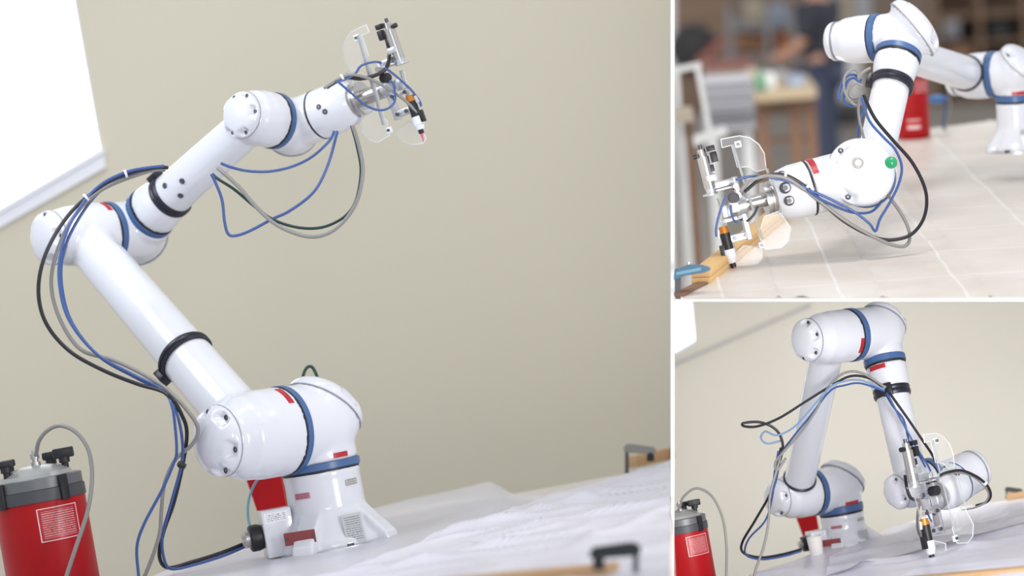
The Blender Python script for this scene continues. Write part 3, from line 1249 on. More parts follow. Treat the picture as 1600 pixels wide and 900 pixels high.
tank = build_tank()
pc = cp(62, 783, 6.5)
tank.matrix_world = Matrix.Translation((pc.x, pc.y, pc.z - .42))
tank['label'] = 'large red pressure tank with grey lid left of the large robot arm'
bm = bmesh.new()
box(bm, Vector((pc.x, pc.y, (pc.z - .42) / 2)), Vector((.15, 0, 0)), Vector((0, .15, 0)), Vector((0, 0, (pc.z - .42) / 2)), .004)
tag(fin('tank_stand', bm, DGREY, None), 'plain stand below the large red tank', 'stand')
hose('hose', 'grey hose arching out of the large red tank lid',
     [(56, 712, 6.42)] + dz([(61, 689), (75, 672), (95, 665), (118, 675), (136, 698), (143, 727), (143, 761), (136, 802), (121, 848), (104, 900), (98, 925)], 6.4, 6.3), 3.3 * S0, HGREY)

# red canister behind the base
def canister(label, px, py, d, w_, h_, up, rt, s, tilt=.12):
    s = d / F
    p = cp(px, py, d)
    fwd = up.cross(rt)
    root = thing('red_canister', label, 'canister', p - up * h_ * s * .5)
    bm = bmesh.new()
    b = p - up * h_ * .5 * s
    pts = [b - rt * w_ * .32 * s, b + rt * w_ * .5 * s, b + rt * w_ * .5 * s + up * h_ * s, b - rt * w_ * .6 * s + up * h_ * s, b - rt * w_ * .55 * s + up * h_ * .85 * s]
    prism(bm, pts, fwd, w_ * .9 * s)
    fin('body', bm, RED, root, False)
    bm = bmesh.new()
    cyl(bm, b + up * h_ * s, b + up * (h_ * 1.15) * s, w_ * .15 * s)
    fin('cap', bm, BLACK, root)
    return root


canister('red canister standing behind the base of the large left robot', 418, 774, 7.0, 52, 90, UB, Vector((1, 0, 0)), S0)

# hoses of the left robot
GL = 'hoses along the large left robot'
rb, rg = 2.4 * S0, 3.1 * S0
hose('hose', 'black hose looping furthest left beside the large upper arm down to the base connector',
     dz([(262, 262), (240, 262), (190, 274), (140, 304), (100, 345), (70, 400), (60, 455), (72, 505), (108, 548), (160, 578), (215, 600), (250, 610)], 6.52, 6.3) +
     dz([(268, 622), (284, 648), (292, 676), (286, 724), (272, 784), (256, 830), (249, 868), (262, 887), (300, 878), (345, 864), (385, 848), (402, 842)], 6.28, 6.62), rg, HBLACK, GL, ties=(.085, .14))
hose('hose', 'grey hose hanging between the black and blue hoses beside the large upper arm',
     dz([(258, 264), (225, 270), (160, 296), (118, 335), (92, 385), (80, 440), (92, 495), (125, 545), (175, 562), (215, 580), (258, 606)], 6.52, 6.33) +
     dz([(285, 632), (306, 660), (309, 678), (298, 697), (274, 718), (257, 756), (252, 800), (250, 830), (240, 865), (226, 900), (215, 920)], 6.3, 6.45), rg, HGREY, GL)
hose('hose', 'bright blue hose nearest the large upper arm, dropping to the table edge',
     dz([(256, 259), (200, 268), (150, 294), (112, 345), (95, 395), (93, 445), (108, 500), (150, 552), (205, 584), (252, 608)], 6.5, 6.32) +
     dz([(268, 632), (274, 670), (276, 706), (272, 722), (254, 764), (225, 819), (214, 854), (216, 894), (220, 925)], 6.27, 6.4), rb, HBLUE, GL)
hose('hose', 'second blue hose running with the black hose behind the large upper arm clamp',
     dz([(258, 266), (205, 272), (155, 300), (117, 352), (98, 400), (97, 450), (113, 505), (155, 557), (212, 590), (258, 615)], 6.53, 6.34) +
     dz([(276, 645), (285, 690), (283, 728), (268, 784), (254, 836), (256, 872), (268, 889), (305, 882), (350, 868), (388, 852), (402, 847)], 6.3, 6.62), rb, HBLUE, GL)
b = bmesh.new()
ball(b, cp(283, 726, 6.27), 6 * S0, 12)
cyl(b, cp(278, 724, 6.27), cp(290, 729, 6.27), 4 * S0)
tag(fin('hose_knot', b, BLACK, None), 'black tie block on the hoses hanging left of the large base', 'tie')
hose('hose', 'upper blue hose sagging from forearm to wrist under the raised tool arm',
     dz([(345, 255), (360, 261), (386, 267), (419, 268), (454, 261), (486, 246), (514, 221), (522, 205)], 6.62, 6.7), rb, HBLUE, GL)
hose('hose', 'blue hose hanging in a sharp loop lowest left under the raised forearm',
     dz([(527, 205), (524, 217), (514, 253), (499, 287), (481, 309), (450, 331), (426, 342), (392, 360), (370, 368), (357, 366), (351, 347), (347, 313), (337, 286), (330, 272)], 6.6, 6.56), rb, HBLUE, GL)
hose('hose', 'grey hose in the big round loop under the raised wrist',
     dz([(340, 262), (350, 271), (374, 293), (401, 324), (426, 347), (454, 362), (486, 370), (514, 364), (539, 344), (559, 311), (567, 267), (561, 229), (551, 196)], 6.6, 6.5), rg, HGREY, GL)
hose('hose', 'dark green hose beside the grey one in the loop under the raised wrist',
     dz([(332, 272), (341, 280), (366, 296), (397, 322), (423, 341), (454, 353), (486, 357), (514, 352), (541, 336), (557, 311), (564, 267), (558, 229), (549, 196)], 6.61, 6.52), rb, HGREEN, GL)
TLd = depth(RL['tool_at'])
GT = 'short hoses on the raised left tool'
tl = TLd - .03
hose('hose', 'thick black cable from the plug to the wrist on the raised left tool', dz([(604, 62), (607, 75), (608, 90), (603, 107), (588, 117), (564, 123), (540, 121), (526, 127), (510, 137)], tl, tl - .04), 3.2 * S0, HBLACK, GT)
hose('hose', 'grey tube from the wrist down to the valve of the raised left tool', dz([(506, 138), (527, 125), (548, 117), (577, 123), (607, 139), (633, 157), (651, 176), (653, 184)], tl - .05, tl), 2.6 * S0, HGREY, GT, ties=(.2,))
hose('hose', 'blue tube arching above the shaft on the raised left tool', dz([(524, 128), (540, 124), (555, 115), (564, 103), (583, 97), (596, 98)], tl - .05, tl), rb * .8, HBLUE, GT)
hose('hose', 'blue tube swinging below the shaft on the raised left tool', dz([(526, 126), (532, 131), (556, 152), (572, 165), (591, 172), (607, 169), (617, 157), (615, 133), (609, 126)], tl - .05, tl - .02), rb * .8, HBLUE, GT)
hose('hose', 'blue tube on the outer side of the raised left tool', dz([(600, 106), (606, 109), (620, 120), (641, 139), (655, 157), (658, 166)], tl - .02, tl), rb * .8, HBLUE, GT)
hose('hose', 'green hose loop peeping over the shoulder of the large left robot', dz([(473, 605), (473, 590), (479, 575), (488, 574), (497, 592), (503, 612)], 6.85), rb * 1.1, HGREEN)
hose('hose', 'pale teal hose curving behind the base of the large left robot', dz([(408, 742), (396, 760), (388, 785), (388, 812), (394, 828)], 6.8, 6.75), rb * .9, mat('teal_hose', (110, 160, 176), .4))

# ================================================================ LOWER RIGHT BAY
SB = 6.6 / F
aB = dv(-1, .1, .6)
K2 = cp(1266, 770, 6.9)
S = K2 - aB * 58 * SB
K1 = S - UB * 40 * SB
K3 = cp(1325, 524, 6.5)
E = K3 - aB * 62 * SB
f = dv(.2, .97, .25)
K4 = E + f * 45 * SB
a5 = dv(-1, -.1, .3)
LF = 203
m5 = K4 + f * LF * SB
K5 = m5 - a5 * 30 * SB
W = cp(1508, 742, depth(K5) + .06)
a5b = (K5 - W).normalized()
RB = dict(s=SB, label='white robot arm at lower right, folded over with its tool pointing down', up=UB, base=foot(K1, ZB), K1=K1, r1=37, S=S,
          a2=aB, K2=K2, r2=38, L2=66, rc2=30, cap1=40, a3=aB, K3=K3, r3=41, L3=79, rc3=33, t2=25, t3=26, f=f, E=E, K4=K4, r4=32.5, cap2=38,
          LF=LF, t4=26, t5=25, a5=a5, r5=33, l5=30, rc5=27, W=W, w=dv(-.78, .42, .72), lw=32, r6=34, cap3=33, LW=44, rf=22, rs=10, LS=8,
          ang2=(100, 20, -60), ang3=(80, 25, -35, -100), ang5=(90, 0, 180, -90), box_dir=-RT - FW * .3, buttons=((.4, .2, 5.5), (.4, 1.0, 5.5), (.4, -.6, 5.5)), btow=UP - FW * .2, blue6=True, vox=.0042, fin_ang=-.35)
# joint five turns about the line from wrist to housing
RB['a5'] = a5b
build_robot(RB)
rootB = RB['root']
strap(rootB, K4 + f * 45 * SB, f, 27 * SB, 16 * SB, -FW - RT * .3)
tB = (RB['m3'] - RB['m2']).normalized()
strap(rootB, RB['m2'] + tB * 36 * SB, tB, 25 * SB, 6 * SB)
wrap('warning_sticker', K3, aB, 41 * SB, 3 * SB, 9 * SB, -FW - UP * .6, -4, 30, REDL, rootB, label='red warning sticker')
wrap('warning_sticker', K4, f, 32 * SB, 12 * SB, 19 * SB, -FW - RT * .6, -25, 25, REDL, rootB, label='red warning sticker')
wrap('warning_sticker', K1 + UB * 13 * SB, UB, 37 * SB, 0, 5 * SB, -FW + RT * .4, -10, 30, REDL, rootB, label='red warning sticker')
B0, hb, r1 = RB['B0'], RB['hb'], 37 * SB
wrap('rating_plate', B0 + UB * (hb - 22 * SB), UB, r1 * .985, 0, 5 * SB, -FW - RT * .4, -16, 14, PINKL, rootB, label='faded red plate')
wrap('rating_plate', B0 + UB * (hb - 17 * SB), UB, r1 * .985, 0, 5 * SB, -FW + RT * 1.0, -6, 22, GREYL, rootB, label='grey plate')
nP = (-FW + RT * .45).normalized()
xP = UB.cross(nP).normalized()
plate('data_plate', B0 + nP * r1 * 1.2 + UB * hb * .28 + xP * r1 * .3, xP, (UB * .96 - nP * .2).normalized(), 17 * SB, 26 * SB, .002, TEXTL, rootB, 'silver data plate')
nP = (-FW - RT * .4).normalized()
xP = UB.cross(nP).normalized()
plate('maroon_plate', B0 + nP * r1 * 1.46 + UB * hb * .2 - xP * r1 * .2, xP, UB, 32 * SB, 11 * SB, .002, MAROON, rootB, 'maroon plate', bolts=True)
build_tool('dispensing tool pointing down at the table at lower right', cp(1461, 782, depth(RB['tool_at']) - .07), dv(-.72, .1, .68), dv(-.37, -.93, .1), SB * .93)

tb = thing('work_table', 'white work table under the lower right robot arm', 'table', Vector((.9, 6.6, 0)))
bm = bmesh.new()
pts = [on_b(1170, 898, -.012), on_b(1285, 862, -.012), on_b(1390, 832, -.012), on_b(1475, 800, -.012), on_b(1620, 778, -.012), on_b(1620, 940, -.012), on_b(1150, 960, -.012)]
prism(bm, pts, -UB, .03)
fin('table_top', bm, TABLEM, tb, False)
for (px, py) in ((1200, 905), (1590, 925), (1590, 810), (1400, 840)):
    bm = bmesh.new()
    p = on_b(px, py, -.04)
    box(bm, Vector((p.x, p.y, p.z / 2)), Vector((.018, 0, 0)), Vector((0, .018, 0)), Vector((0, 0, p.z / 2)))
    fin('leg', bm, STEEL, tb, False)
front = [on_b(1160, 950), on_b(1250, 950), on_b(1380, 950), on_b(1500, 945), on_b(1620, 935)]
back = [on_b(1180, 896), on_b(1285, 862), on_b(1388, 831), on_b(1474, 799), on_b(1618, 777)]
sheet('film_sheet', 'white wrinkled film covering the table at lower right', SHEET, front, back, 110, 80, .005, 23, folds=(
    (on_b(1400, 862), on_b(1600, 805), .014, .03), (on_b(1330, 890), on_b(1560, 850), .012, .03), (on_b(1480, 835), on_b(1600, 795), .012, .03)))
front = [on_b(1290, 900, .012), on_b(1400, 868, .012), on_b(1500, 842, .012), on_b(1618, 812, .012)]
back = [on_b(1300, 868, .012), on_b(1392, 826, .014), on_b(1478, 796, .014), on_b(1618, 776, .012)]
sheet('film_sheet', 'thin translucent film over the far half of the lower right table', FLAP, front, back, 40, 20, .006, 31)
beam('wooden_batten', 'wooden beam along the bottom edge of the lower right table', on_b(1400, 912), on_b(1615, 893), .05, .012, UB, WOOD)
beam('wooden_batten', 'short wooden beam at the far right of the lower right table', on_b(1576, 787), on_b(1618, 781), .04, .03, UB, WOOD)
bar_clamp('bar_clamp', 'black clamp on the short beam at the right edge of the lower right table', cp(1584, 771, 7.3), -RT, UP, .0006, BLACK, 22, None)
canister('small red canister behind the base of the lower right robot', 1264, 824, 7.3, 30, 46, UB, Vector((1, 0, 0)), SB)
b = bmesh.new()
bp = on_b(1277, 868)
lathe(b, bp, UB, [(0, .017), (.04, .02), (.052, .021), (.052, .018), (.01, .015)], 24)
tag(fin('cup', b, mat('cup_white', (232, 230, 226), .4), None), 'small white cup beside the base of the lower right robot', 'cup')

t2 = copy_tree(tank)
pc = cp(1064, 831, 6.5)
t2.matrix_world = Matrix.Translation((pc.x, pc.y, pc.z - .42 * .6)) @ Matrix.Scale(.6, 4)
t2['label'] = 'small red pressure tank at the left edge of the lower right scene'
bm = bmesh.new()
hz = pc.z - .42 * .6
box(bm, Vector((pc.x + .0, pc.y, hz / 2)), Vector((.07, 0, 0)), Vector((0, .09, 0)), Vector((0, 0, hz / 2)), .003)
tag(fin('tank_stand', bm, DGREY, None), 'plain stand below the lower right red tank', 'stand')
hose('hose', 'thin hose arching out of the lower right tank lid', dz([(1061, 800), (1063, 788), (1069, 775), (1088, 763), (1112, 775), (1129, 809), (1135, 852), (1135, 893), (1134, 925)], 6.45, 6.4), 2.0 * SB, HGREY)
GB = 'hoses along the lower right robot'
r1h, r2h = 1.6 * SB, 2.1 * SB
hose('hose', 'black hose from the lower right elbow clamp ending in the leftmost flat loop', dz([(1383, 608), (1358, 591), (1328, 588), (1295, 605), (1261, 626), (1218, 653), (1184, 666), (1163, 666), (1162, 661), (1189, 660), (1213, 672), (1223, 694), (1219, 720)], 6.45, 6.5), r2h, HBLACK, GB, ties=(.24, .02))
hose('hose', 'grey hose arching highest over the gap between the lower right arms', dz([(1384, 606), (1347, 583), (1319, 583), (1295, 604), (1275, 641), (1251, 676), (1225, 705), (1212, 722), (1214, 735), (1228, 716)], 6.44, 6.5), r2h, HGREY, GB)
hose('hose', 'blue hose with a small round loop beside the lower right upper arm', dz([(1382, 609), (1345, 594), (1318, 596), (1295, 607), (1261, 646), (1237, 670), (1213, 680), (1196, 674), (1189, 684), (1199, 693), (1223, 688)], 6.43, 6.5), r1h, mat('pale_blue_hose', (120, 150, 190), .3), GB)
hose('hose', 'bright blue hose running under the bundle between the lower right arms', dz([(1382, 611), (1345, 599), (1320, 602), (1297, 611), (1266, 650), (1240, 682), (1222, 708), (1214, 745), (1206, 772)], 6.42, 6.52), r1h, HBLUE, GB)
hose('hose', 'dark hose looping from the lower right upper arm out left and back to the base', dz([(1220, 700), (1213, 737), (1204, 770), (1180, 813), (1160, 847), (1162, 864), (1189, 871), (1223, 866), (1252, 858)], 6.5, 6.75), r2h, HBLACK, GB)
hose('hose', 'grey hose hanging straight down beside the lower right base', dz([(1222, 704), (1212, 740), (1203, 775), (1201, 813), (1194, 852), (1180, 893), (1176, 925)], 6.5, 6.45), r2h, HGREY, GB)
hose('hose', 'blue hose hanging beside the grey one left of the lower right base', dz([(1216, 705), (1210, 740), (1207, 775), (1196, 813), (1170, 842), (1165, 866), (1190, 874), (1225, 869), (1252, 861)], 6.48, 6.72), r1h, HBLUE, GB)
hose('hose', 'black hose from the lower right elbow clamp straight to the tool', dz([(1388, 612), (1397, 624), (1419, 655), (1440, 686), (1455, 708), (1462, 722)], 6.42, 6.35), r2h, HBLACK, GB)
hose('hose', 'blue hose down the lower right forearm to the tool', dz([(1386, 614), (1393, 628), (1410, 660), (1434, 703), (1448, 724), (1454, 736)], 6.42, 6.36), r1h, HBLUE, GB)
hose('hose', 'blue hose close along the lower right forearm tube', dz([(1384, 616), (1396, 636), (1412, 656), (1421, 690), (1438, 715), (1446, 730)], 6.43, 6.38), r1h, HBLUE, GB)
hose('hose', 'black hose looping around the right side of the lower right wrist', dz([(1470, 742), (1480, 738), (1502, 735), (1525, 744), (1542, 758), (1548, 773), (1542, 784), (1525, 790)], 6.3, 6.45), r2h, HBLACK, GB, ties=(.55,))
hose('hose', 'grey hose inside the loop around the lower right wrist', dz([(1468, 745), (1480, 741), (1502, 739), (1522, 746), (1538, 760), (1545, 773), (1538, 786), (1520, 794), (1502, 796)], 6.32, 6.46), r1h, HGREY, GB)
tbd = depth(RB['tool_at']) - .06
hose('hose', 'grey tube bowing left down to the valve of the lower right tool', dz([(1440, 772), (1434, 802), (1435, 831), (1450, 854), (1460, 862)], tbd), r2h, HGREY, GB)
hose('hose', 'blue tube down the middle of the lower right tool', dz([(1452, 768), (1455, 780), (1461, 796), (1466, 815), (1464, 828)], tbd), r1h, HBLUE, GB)
hose('hose', 'second blue tube left of the middle of the lower right tool', dz([(1443, 770), (1446, 790), (1452, 808), (1456, 815)], tbd), r1h, HBLUE, GB)
hose('hose', 'black cable bending down the left side of the lower right tool', dz([(1414, 742), (1417, 762), (1423, 778), (1436, 782)], tbd), r2h * 1.2, HBLACK, GB)

# ================================================================ UPPER RIGHT BAY
ST = 6.5 / F
a3 = dv(-1, .03, -.45)
K3 = cp(1366, 60, 6.75)
E = K3 - a3 * 52 * ST
f = dv(-.33, .94, .5)
K4 = E + f * 38 * ST
LF = 185
m5 = toward(K4, 1360, 280, .42)
f = (m5 - K4).normalized()
LF = (m5 - K4).length / ST
W = cp(1340, 274, depth(m5) - .17)
a5 = (m5 - W).normalized()
wv = dv(-.966, .256, .15)
K2 = cp(1548, 117, 7.5)
s2 = 7.5 / F
S = K2 - a3 * 42 * ST
bt = on_t(1585, 243)
K1 = S - UT * 50 * ST
RTb = dict(s=ST, label='white robot arm at upper right with a green button on its wrist', up=UT,
           base=K1 - UT * 78 * 1.15 * ST, K1=K1, r1=34, S=S, a2=a3, K2=K2, r2=42, L2=66, rc2=34, cap1=44, a3=a3, K3=K3, r3=39, L3=66, rc3=32,
           t2=31, t3=29, f=f, E=E, K4=K4, r4=37, cap2=54, off2=.42, LF=LF, t4=30, t5=29, a5=a5, r5=46, l5=30, rc5=40, W=W, w=wv, lw=78, r6=43, cap3=52,
           n3=(-FW + RT * .12 + UP * .14).normalized(), off3=.55, caph3=.34, LW=54, rf=26, rs=11, LS=34, ang2=(90, 0, -90), ang3=(90, 30, -30, -90), ang5=(90, 0, -90), ang6=(135, 178, -118),
           box_dir=RT + FW * .3, buttons=((.78, .8, 8), (.8, .12, 9), (.78, -.42, 8)), btow=-FW + UP * .1, conn=True, fin_ang=.3)
build_robot(RTb)
rootT = RTb['root']
strap(rootT, K4 + f * 50 * ST, f, 33 * ST, 15 * ST, -RT)
tT = (RTb['m3'] - RTb['m2']).normalized()
strap(rootT, RTb['m2'] + tT * 42 * ST, tT, 30.5 * ST, 8 * ST)
n3 = RTb['n3']
capc = W + n3 * (50 * 1.02 * .55 * ST)
hx = gram(RT, n3)
hy = n3.cross(hx)


def on_cap(ax, ay, R=52, h=52 * .34):
    rr = math.hypot(ax, ay)
    q = math.asin(min(1, rr / R))
    z = h * math.cos(q) ** .85
    return capc + hx * ax * ST + hy * ay * ST + n3 * (z * ST + .003), (n3 * R + hx * ax * .4 + hy * ay * .4).normalized()


p, n = on_cap(-8, 10)
b = bmesh.new()
lathe(b, p, n, [(-.003, 8.5 * ST), (.002, 8.5 * ST), (.003, 7.5 * ST), (.002, 6.4 * ST), (.0005, 6.2 * ST)], 32)
fin('lamp_ring', b, mat('ring_grey', (176, 172, 168), .35), rootT, label='grey ring on the wrist cover')
b = bmesh.new()
lathe(b, p, n, [(-.002, 5 * ST), (.002, 5 * ST), (.003, 3 * ST), (.003, 0)], 24)
fin('lamp_lens', b, TIE, rootT)
p, n = on_cap(44, 13)
n = (n + hx * .5).normalized()
b = bmesh.new()
lathe(b, p - n * .012, n, [(0, 9 * ST), (.016, 9 * ST), (.022, 7.5 * ST), (.026, 4.5 * ST), (.027, 0)], 28)
fin('green_button', b, GREEN, rootT, label='green push button')
wrap('warning_sticker', RTb['K6'], wv, 43 * ST, -13 * ST, -4 * ST, -FW + UP * 1.3, -26, 30, REDL, rootT, label='red warning sticker')
wrap('warning_sticker', K1 + UT * 14 * ST, UT, 34 * ST, 0, 6 * ST, -FW + RT * .2, -25, 20, REDL, rootT, label='red warning sticker')
B0, hb, r1 = RTb['B0'], RTb['hb'], 34 * ST
plate('data_plate', B0 - FW * r1 * 1.22 + RT * r1 * .3 + UT * hb * .25, RT, UT, 16 * ST, 26 * ST, .002, GREYL, rootT, 'grey data plate')
build_tool('dispensing tool with clear guards resting by the pine beam at upper right', RTb['tool_at'], wv, dv(-.25, -.967, .1), ST * .98)

tb = thing('work_table', 'long film-covered work table under the upper right robot', 'table', on_t(1350, 400, -.05))
# table top ends just above the dividing slab
bm = bmesh.new()
tp = [on_t(1066, 464.5, -.003), on_t(1112, 444, -.003), on_t(1332, 268, -.003), on_t(1420, 205, -.003), on_t(1660, 178, -.003), on_t(1660, 464.5, -.003)]
prism(bm, tp, -UT, .004)
fin('table_top', bm, TABLEM, tb, False)
bm = bmesh.new()
prism(bm, [on_t(1116, 441, -.007), on_t(1332, 268, -.007), on_t(1336, 270, -.007), on_t(1126, 441, -.007)], -UT, .02)
fin('table_rail', bm, WOODD, tb, False)
for (px, py) in ((1345, 275), (1425, 212), (1650, 190)):
    p = on_t(px, py, -.007)
    hgt = (p - CAM).dot(UP) / UT.dot(UP) - .01
    bm = bmesh.new()
    box(bm, p - UT * hgt / 2, RTT * .025, DT * .025, UT * hgt / 2)
    fin('leg', bm, STEEL, tb, False)


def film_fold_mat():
    """milky film; whiter lines along its pressed folds paint in the light they catch"""
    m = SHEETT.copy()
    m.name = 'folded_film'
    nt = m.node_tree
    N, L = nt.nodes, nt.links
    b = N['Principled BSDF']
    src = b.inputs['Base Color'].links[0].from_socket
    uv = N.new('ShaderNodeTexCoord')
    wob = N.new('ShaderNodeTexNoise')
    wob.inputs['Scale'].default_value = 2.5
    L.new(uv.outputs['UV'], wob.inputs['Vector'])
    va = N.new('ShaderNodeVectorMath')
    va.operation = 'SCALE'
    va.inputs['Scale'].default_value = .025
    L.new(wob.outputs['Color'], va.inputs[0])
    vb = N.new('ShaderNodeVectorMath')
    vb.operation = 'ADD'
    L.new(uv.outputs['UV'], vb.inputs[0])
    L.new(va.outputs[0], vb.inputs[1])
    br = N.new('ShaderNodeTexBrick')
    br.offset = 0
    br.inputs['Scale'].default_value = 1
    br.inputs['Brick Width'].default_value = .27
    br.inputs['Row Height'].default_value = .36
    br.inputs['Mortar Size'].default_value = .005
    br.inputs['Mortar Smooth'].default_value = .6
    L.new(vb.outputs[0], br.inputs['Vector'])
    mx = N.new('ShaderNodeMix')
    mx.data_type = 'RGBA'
    mx.inputs[7].default_value = (.9, .89, .88, 1)  # whiter line colour imitates light catching the creases
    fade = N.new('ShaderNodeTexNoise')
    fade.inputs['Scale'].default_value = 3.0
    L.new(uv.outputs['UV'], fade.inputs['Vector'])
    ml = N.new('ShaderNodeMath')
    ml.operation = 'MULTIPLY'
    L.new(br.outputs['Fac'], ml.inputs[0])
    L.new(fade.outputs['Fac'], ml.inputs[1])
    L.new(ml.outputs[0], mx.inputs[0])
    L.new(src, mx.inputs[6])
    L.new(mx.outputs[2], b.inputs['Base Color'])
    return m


def tsheet(seed=5):
    bm = bmesh.new()
    n, k = 110, 90
    uvs = []
    uvl = bm.loops.layers.uv.new('UVMap')
    fr = [on_t(1066, 467.6), on_t(1200, 467.6), on_t(1330, 467.6), on_t(1480, 467.6), on_t(1660, 467.6)]
    bk = [on_t(1334, 267), on_t(1378, 234), on_t(1422, 205), on_t(1540, 191), on_t(1660, 179)]
    g = []
    for i in range(n + 1):
        u = i / n * 4
        a = min(3, int(u))
        A, B = fr[a].lerp(fr[a + 1], u - a), bk[a].lerp(bk[a + 1], u - a)
        row = []
        for j in range(k + 1):
            v = j / k
            p = A.lerp(B, v)
            uvs.append((p.dot(RTT), p.dot(DT)))
            c = Vector((p.x * 5, p.y * 3, seed))
            h = .0025 * (abs(noise.noise(c)) * 1.5 + .5 * noise.noise(c * 2.3) + .3)
            lx, ly = p.dot(RTT) / .23, p.dot(DT) / .34
            fx, fy = abs((lx % 1) - .5), abs((ly % 1) - .5)
            h += .005 * max(0, 1 - fx / .035) + .005 * max(0, 1 - fy / .03)
            row.append(bm.verts.new(p + UT * (h + .001)))
        g.append(row)
    for i in range(n):
        for j in range(k):
            fc = bm.faces.new((g[i][j], g[i + 1][j], g[i + 1][j + 1], g[i][j + 1]))
            for lo, (a_, b_) in zip(fc.loops, ((i, j), (i + 1, j), (i + 1, j + 1), (i, j + 1))):
                lo[uvl].uv = uvs[a_ * (k + 1) + b_]
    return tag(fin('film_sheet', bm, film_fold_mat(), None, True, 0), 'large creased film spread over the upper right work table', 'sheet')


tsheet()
p0, p1 = on_t(1111, 446), on_t(1322, 268)
d = (p1 - p0).normalized()
side = UT.cross(d)
beam('pine_batten', 'long pine beam along the left edge of the upper right table', p0 + side * .024, p1 + side * .024, .046, .019, UT, WOODT)
beam('pine_plank', 'upper pine plank lying on the long beam under the blue clamp', p0 + side * .024 + d * .003 + UT * .0195, p1 + side * .024 + UT * .0195, .046, .017, UT, WOODT)
beam('plank', 'narrow brown plank below the blue clamp at the corner of the upper right table', on_t(1062, 463.5), on_t(1098, 446.5), .03, .01, UT, WOODD)
# blue clamp
cb = thing('blue_clamp', 'light blue clamp jaw lying on the pine beam end at upper right', 'clamp', cp(1080, 426, 5.98))
CBM = mat('clamp_blue', (62, 100, 126), .45, var=.12, scale=30)
bm = bmesh.new()
o = cp(1080, 424, 5.98)
jaw = [(-25, 8), (-24, -2), (-4, -10), (14, -10), (27, -6), (28, -2), (18, 2), (-8, 6), (-25, 13)]
prism(bm, [o + RT * x * ST - UP * y * ST - FW * .012 for x, y in jaw], FW, .036)
fin('jaw', bm, CBM, cb, False)
bm = bmesh.new()
box(bm, o + RT * -4 * ST - UP * 0 * ST - FW * .013, RT * 18 * ST - UP * -3.5 * ST, FW * .001, UP * 2.2 * ST)
fin('raised_rib', bm, mat('clamp_blue_light', (104, 146, 170), .4), cb, False)
bm = bmesh.new()
cyl(bm, o + RT * -4 * ST + UP * 8 * ST, o + RT * -4 * ST + UP * 13 * ST, 3 * ST)
fin('rivet', bm, STEEL, cb)
bm = bmesh.new()
box(bm, o + RT * -19 * ST - UP * 18 * ST + FW * .006, RT * 4 * ST, FW * .005, UP * 22 * ST)
fin('rail', bm, DGREY, cb, False)

GTt = 'hoses along the upper right robot'
rb, rg = 2.1 * ST, 2.8 * ST
hose('hose', 'black hose sweeping widest right around the wrist of the upper right robot', dz([(1349, 148), (1367, 185), (1395, 219), (1424, 252), (1443, 288), (1448, 317), (1441, 346), (1421, 368), (1387, 375), (1358, 367), (1324, 349), (1297, 328), (1264, 296), (1235, 277), (1212, 272), (1189, 279), (1163, 300)], 6.38, 6.22), rg, HBLACK, GTt, ties=(.76, .84))
hose('hose', 'grey hose looping lowest beneath the wrist of the upper right robot', dz([(1380, 292), (1387, 304), (1407, 332), (1419, 356), (1421, 376), (1412, 385), (1392, 382), (1363, 369), (1321, 345), (1284, 317), (1262, 300), (1232, 280), (1208, 275), (1192, 276), (1170, 284), (1157, 300)], 6.36, 6.2), rg, HGREY, GTt)
hose('hose', 'blue hose passing the green button and folding sharply under the wrist', dz([(1346, 152), (1358, 188), (1380, 214), (1399, 234), (1409, 261), (1404, 288), (1390, 317), (1375, 342), (1368, 361), (1358, 349), (1333, 330), (1297, 311), (1272, 300), (1240, 286), (1206, 278), (1177, 275), (1150, 281)], 6.36, 6.22), rb, HBLUE, GTt)
hose('hose', 'blue hose curving close under the round wrist cover at upper right', dz([(1262, 297), (1280, 310), (1304, 322), (1333, 332), (1358, 332), (1372, 322), (1378, 312)], 6.24, 6.34), rb, HBLUE, GTt)
hose('hose', 'grey hose running straight down from the upper right forearm clamp', dz([(1347, 146), (1342, 162), (1342, 182), (1347, 205), (1352, 224)], 6.42, 6.45), rb, HGREY, GTt)
hose('hose', 'blue hose beside the grey one below the upper right forearm clamp', dz([(1349, 150), (1350, 165), (1345, 182), (1341, 205), (1341, 218)], 6.44, 6.47), rb, HBLUE, GTt)
GTc = 'coiled hoses at the upper right forearm clamp'
hose('hose', 'grey hose coil highest beside the upper right forearm clamp', dz([(1360, 106), (1347, 114), (1341, 124), (1340, 112), (1331, 109), (1320, 120), (1319, 140), (1326, 155), (1338, 165), (1350, 160)], 6.5, 6.44), rb, HGREY, GTc)
hose('hose', 'blue hose coil furthest left beside the upper right forearm clamp', dz([(1346, 126), (1335, 117), (1322, 120), (1313, 138), (1311, 156)], 6.5, 6.46), rb, HBLUE, GTc)
hose('hose', 'dark blue hose coil in the middle beside the upper right forearm clamp', dz([(1345, 130), (1334, 122), (1324, 128), (1319, 145), (1320, 160), (1332, 166), (1346, 163)], 6.49, 6.45), rb, HBLUE, GTc)
hose('hose', 'small pale hose coil nearest the upper right forearm clamp', dz([(1348, 134), (1337, 130), (1329, 138), (1328, 150), (1337, 154), (1347, 148)], 6.48, 6.45), rb, HGREY, GTc)
td = depth(RTb['tool_at']) - .04
hose('hose', 'blue tube along the front of the upper right tool', dz([(1136, 305), (1131, 315), (1124, 334), (1119, 356), (1119, 370)], td), rb * .9, HBLUE, GTt)
hose('hose', 'short blue tube behind the shaft of the upper right tool', dz([(1142, 320), (1143, 335), (1147, 344), (1153, 348)], td), rb * .8, HBLUE, GTt)
hose('hose', 'dark tube bending down below the shaft of the upper right tool', dz([(1184, 322), (1180, 332), (1172, 342), (1166, 346)], td), rb * .9, HBLACK, GTt)

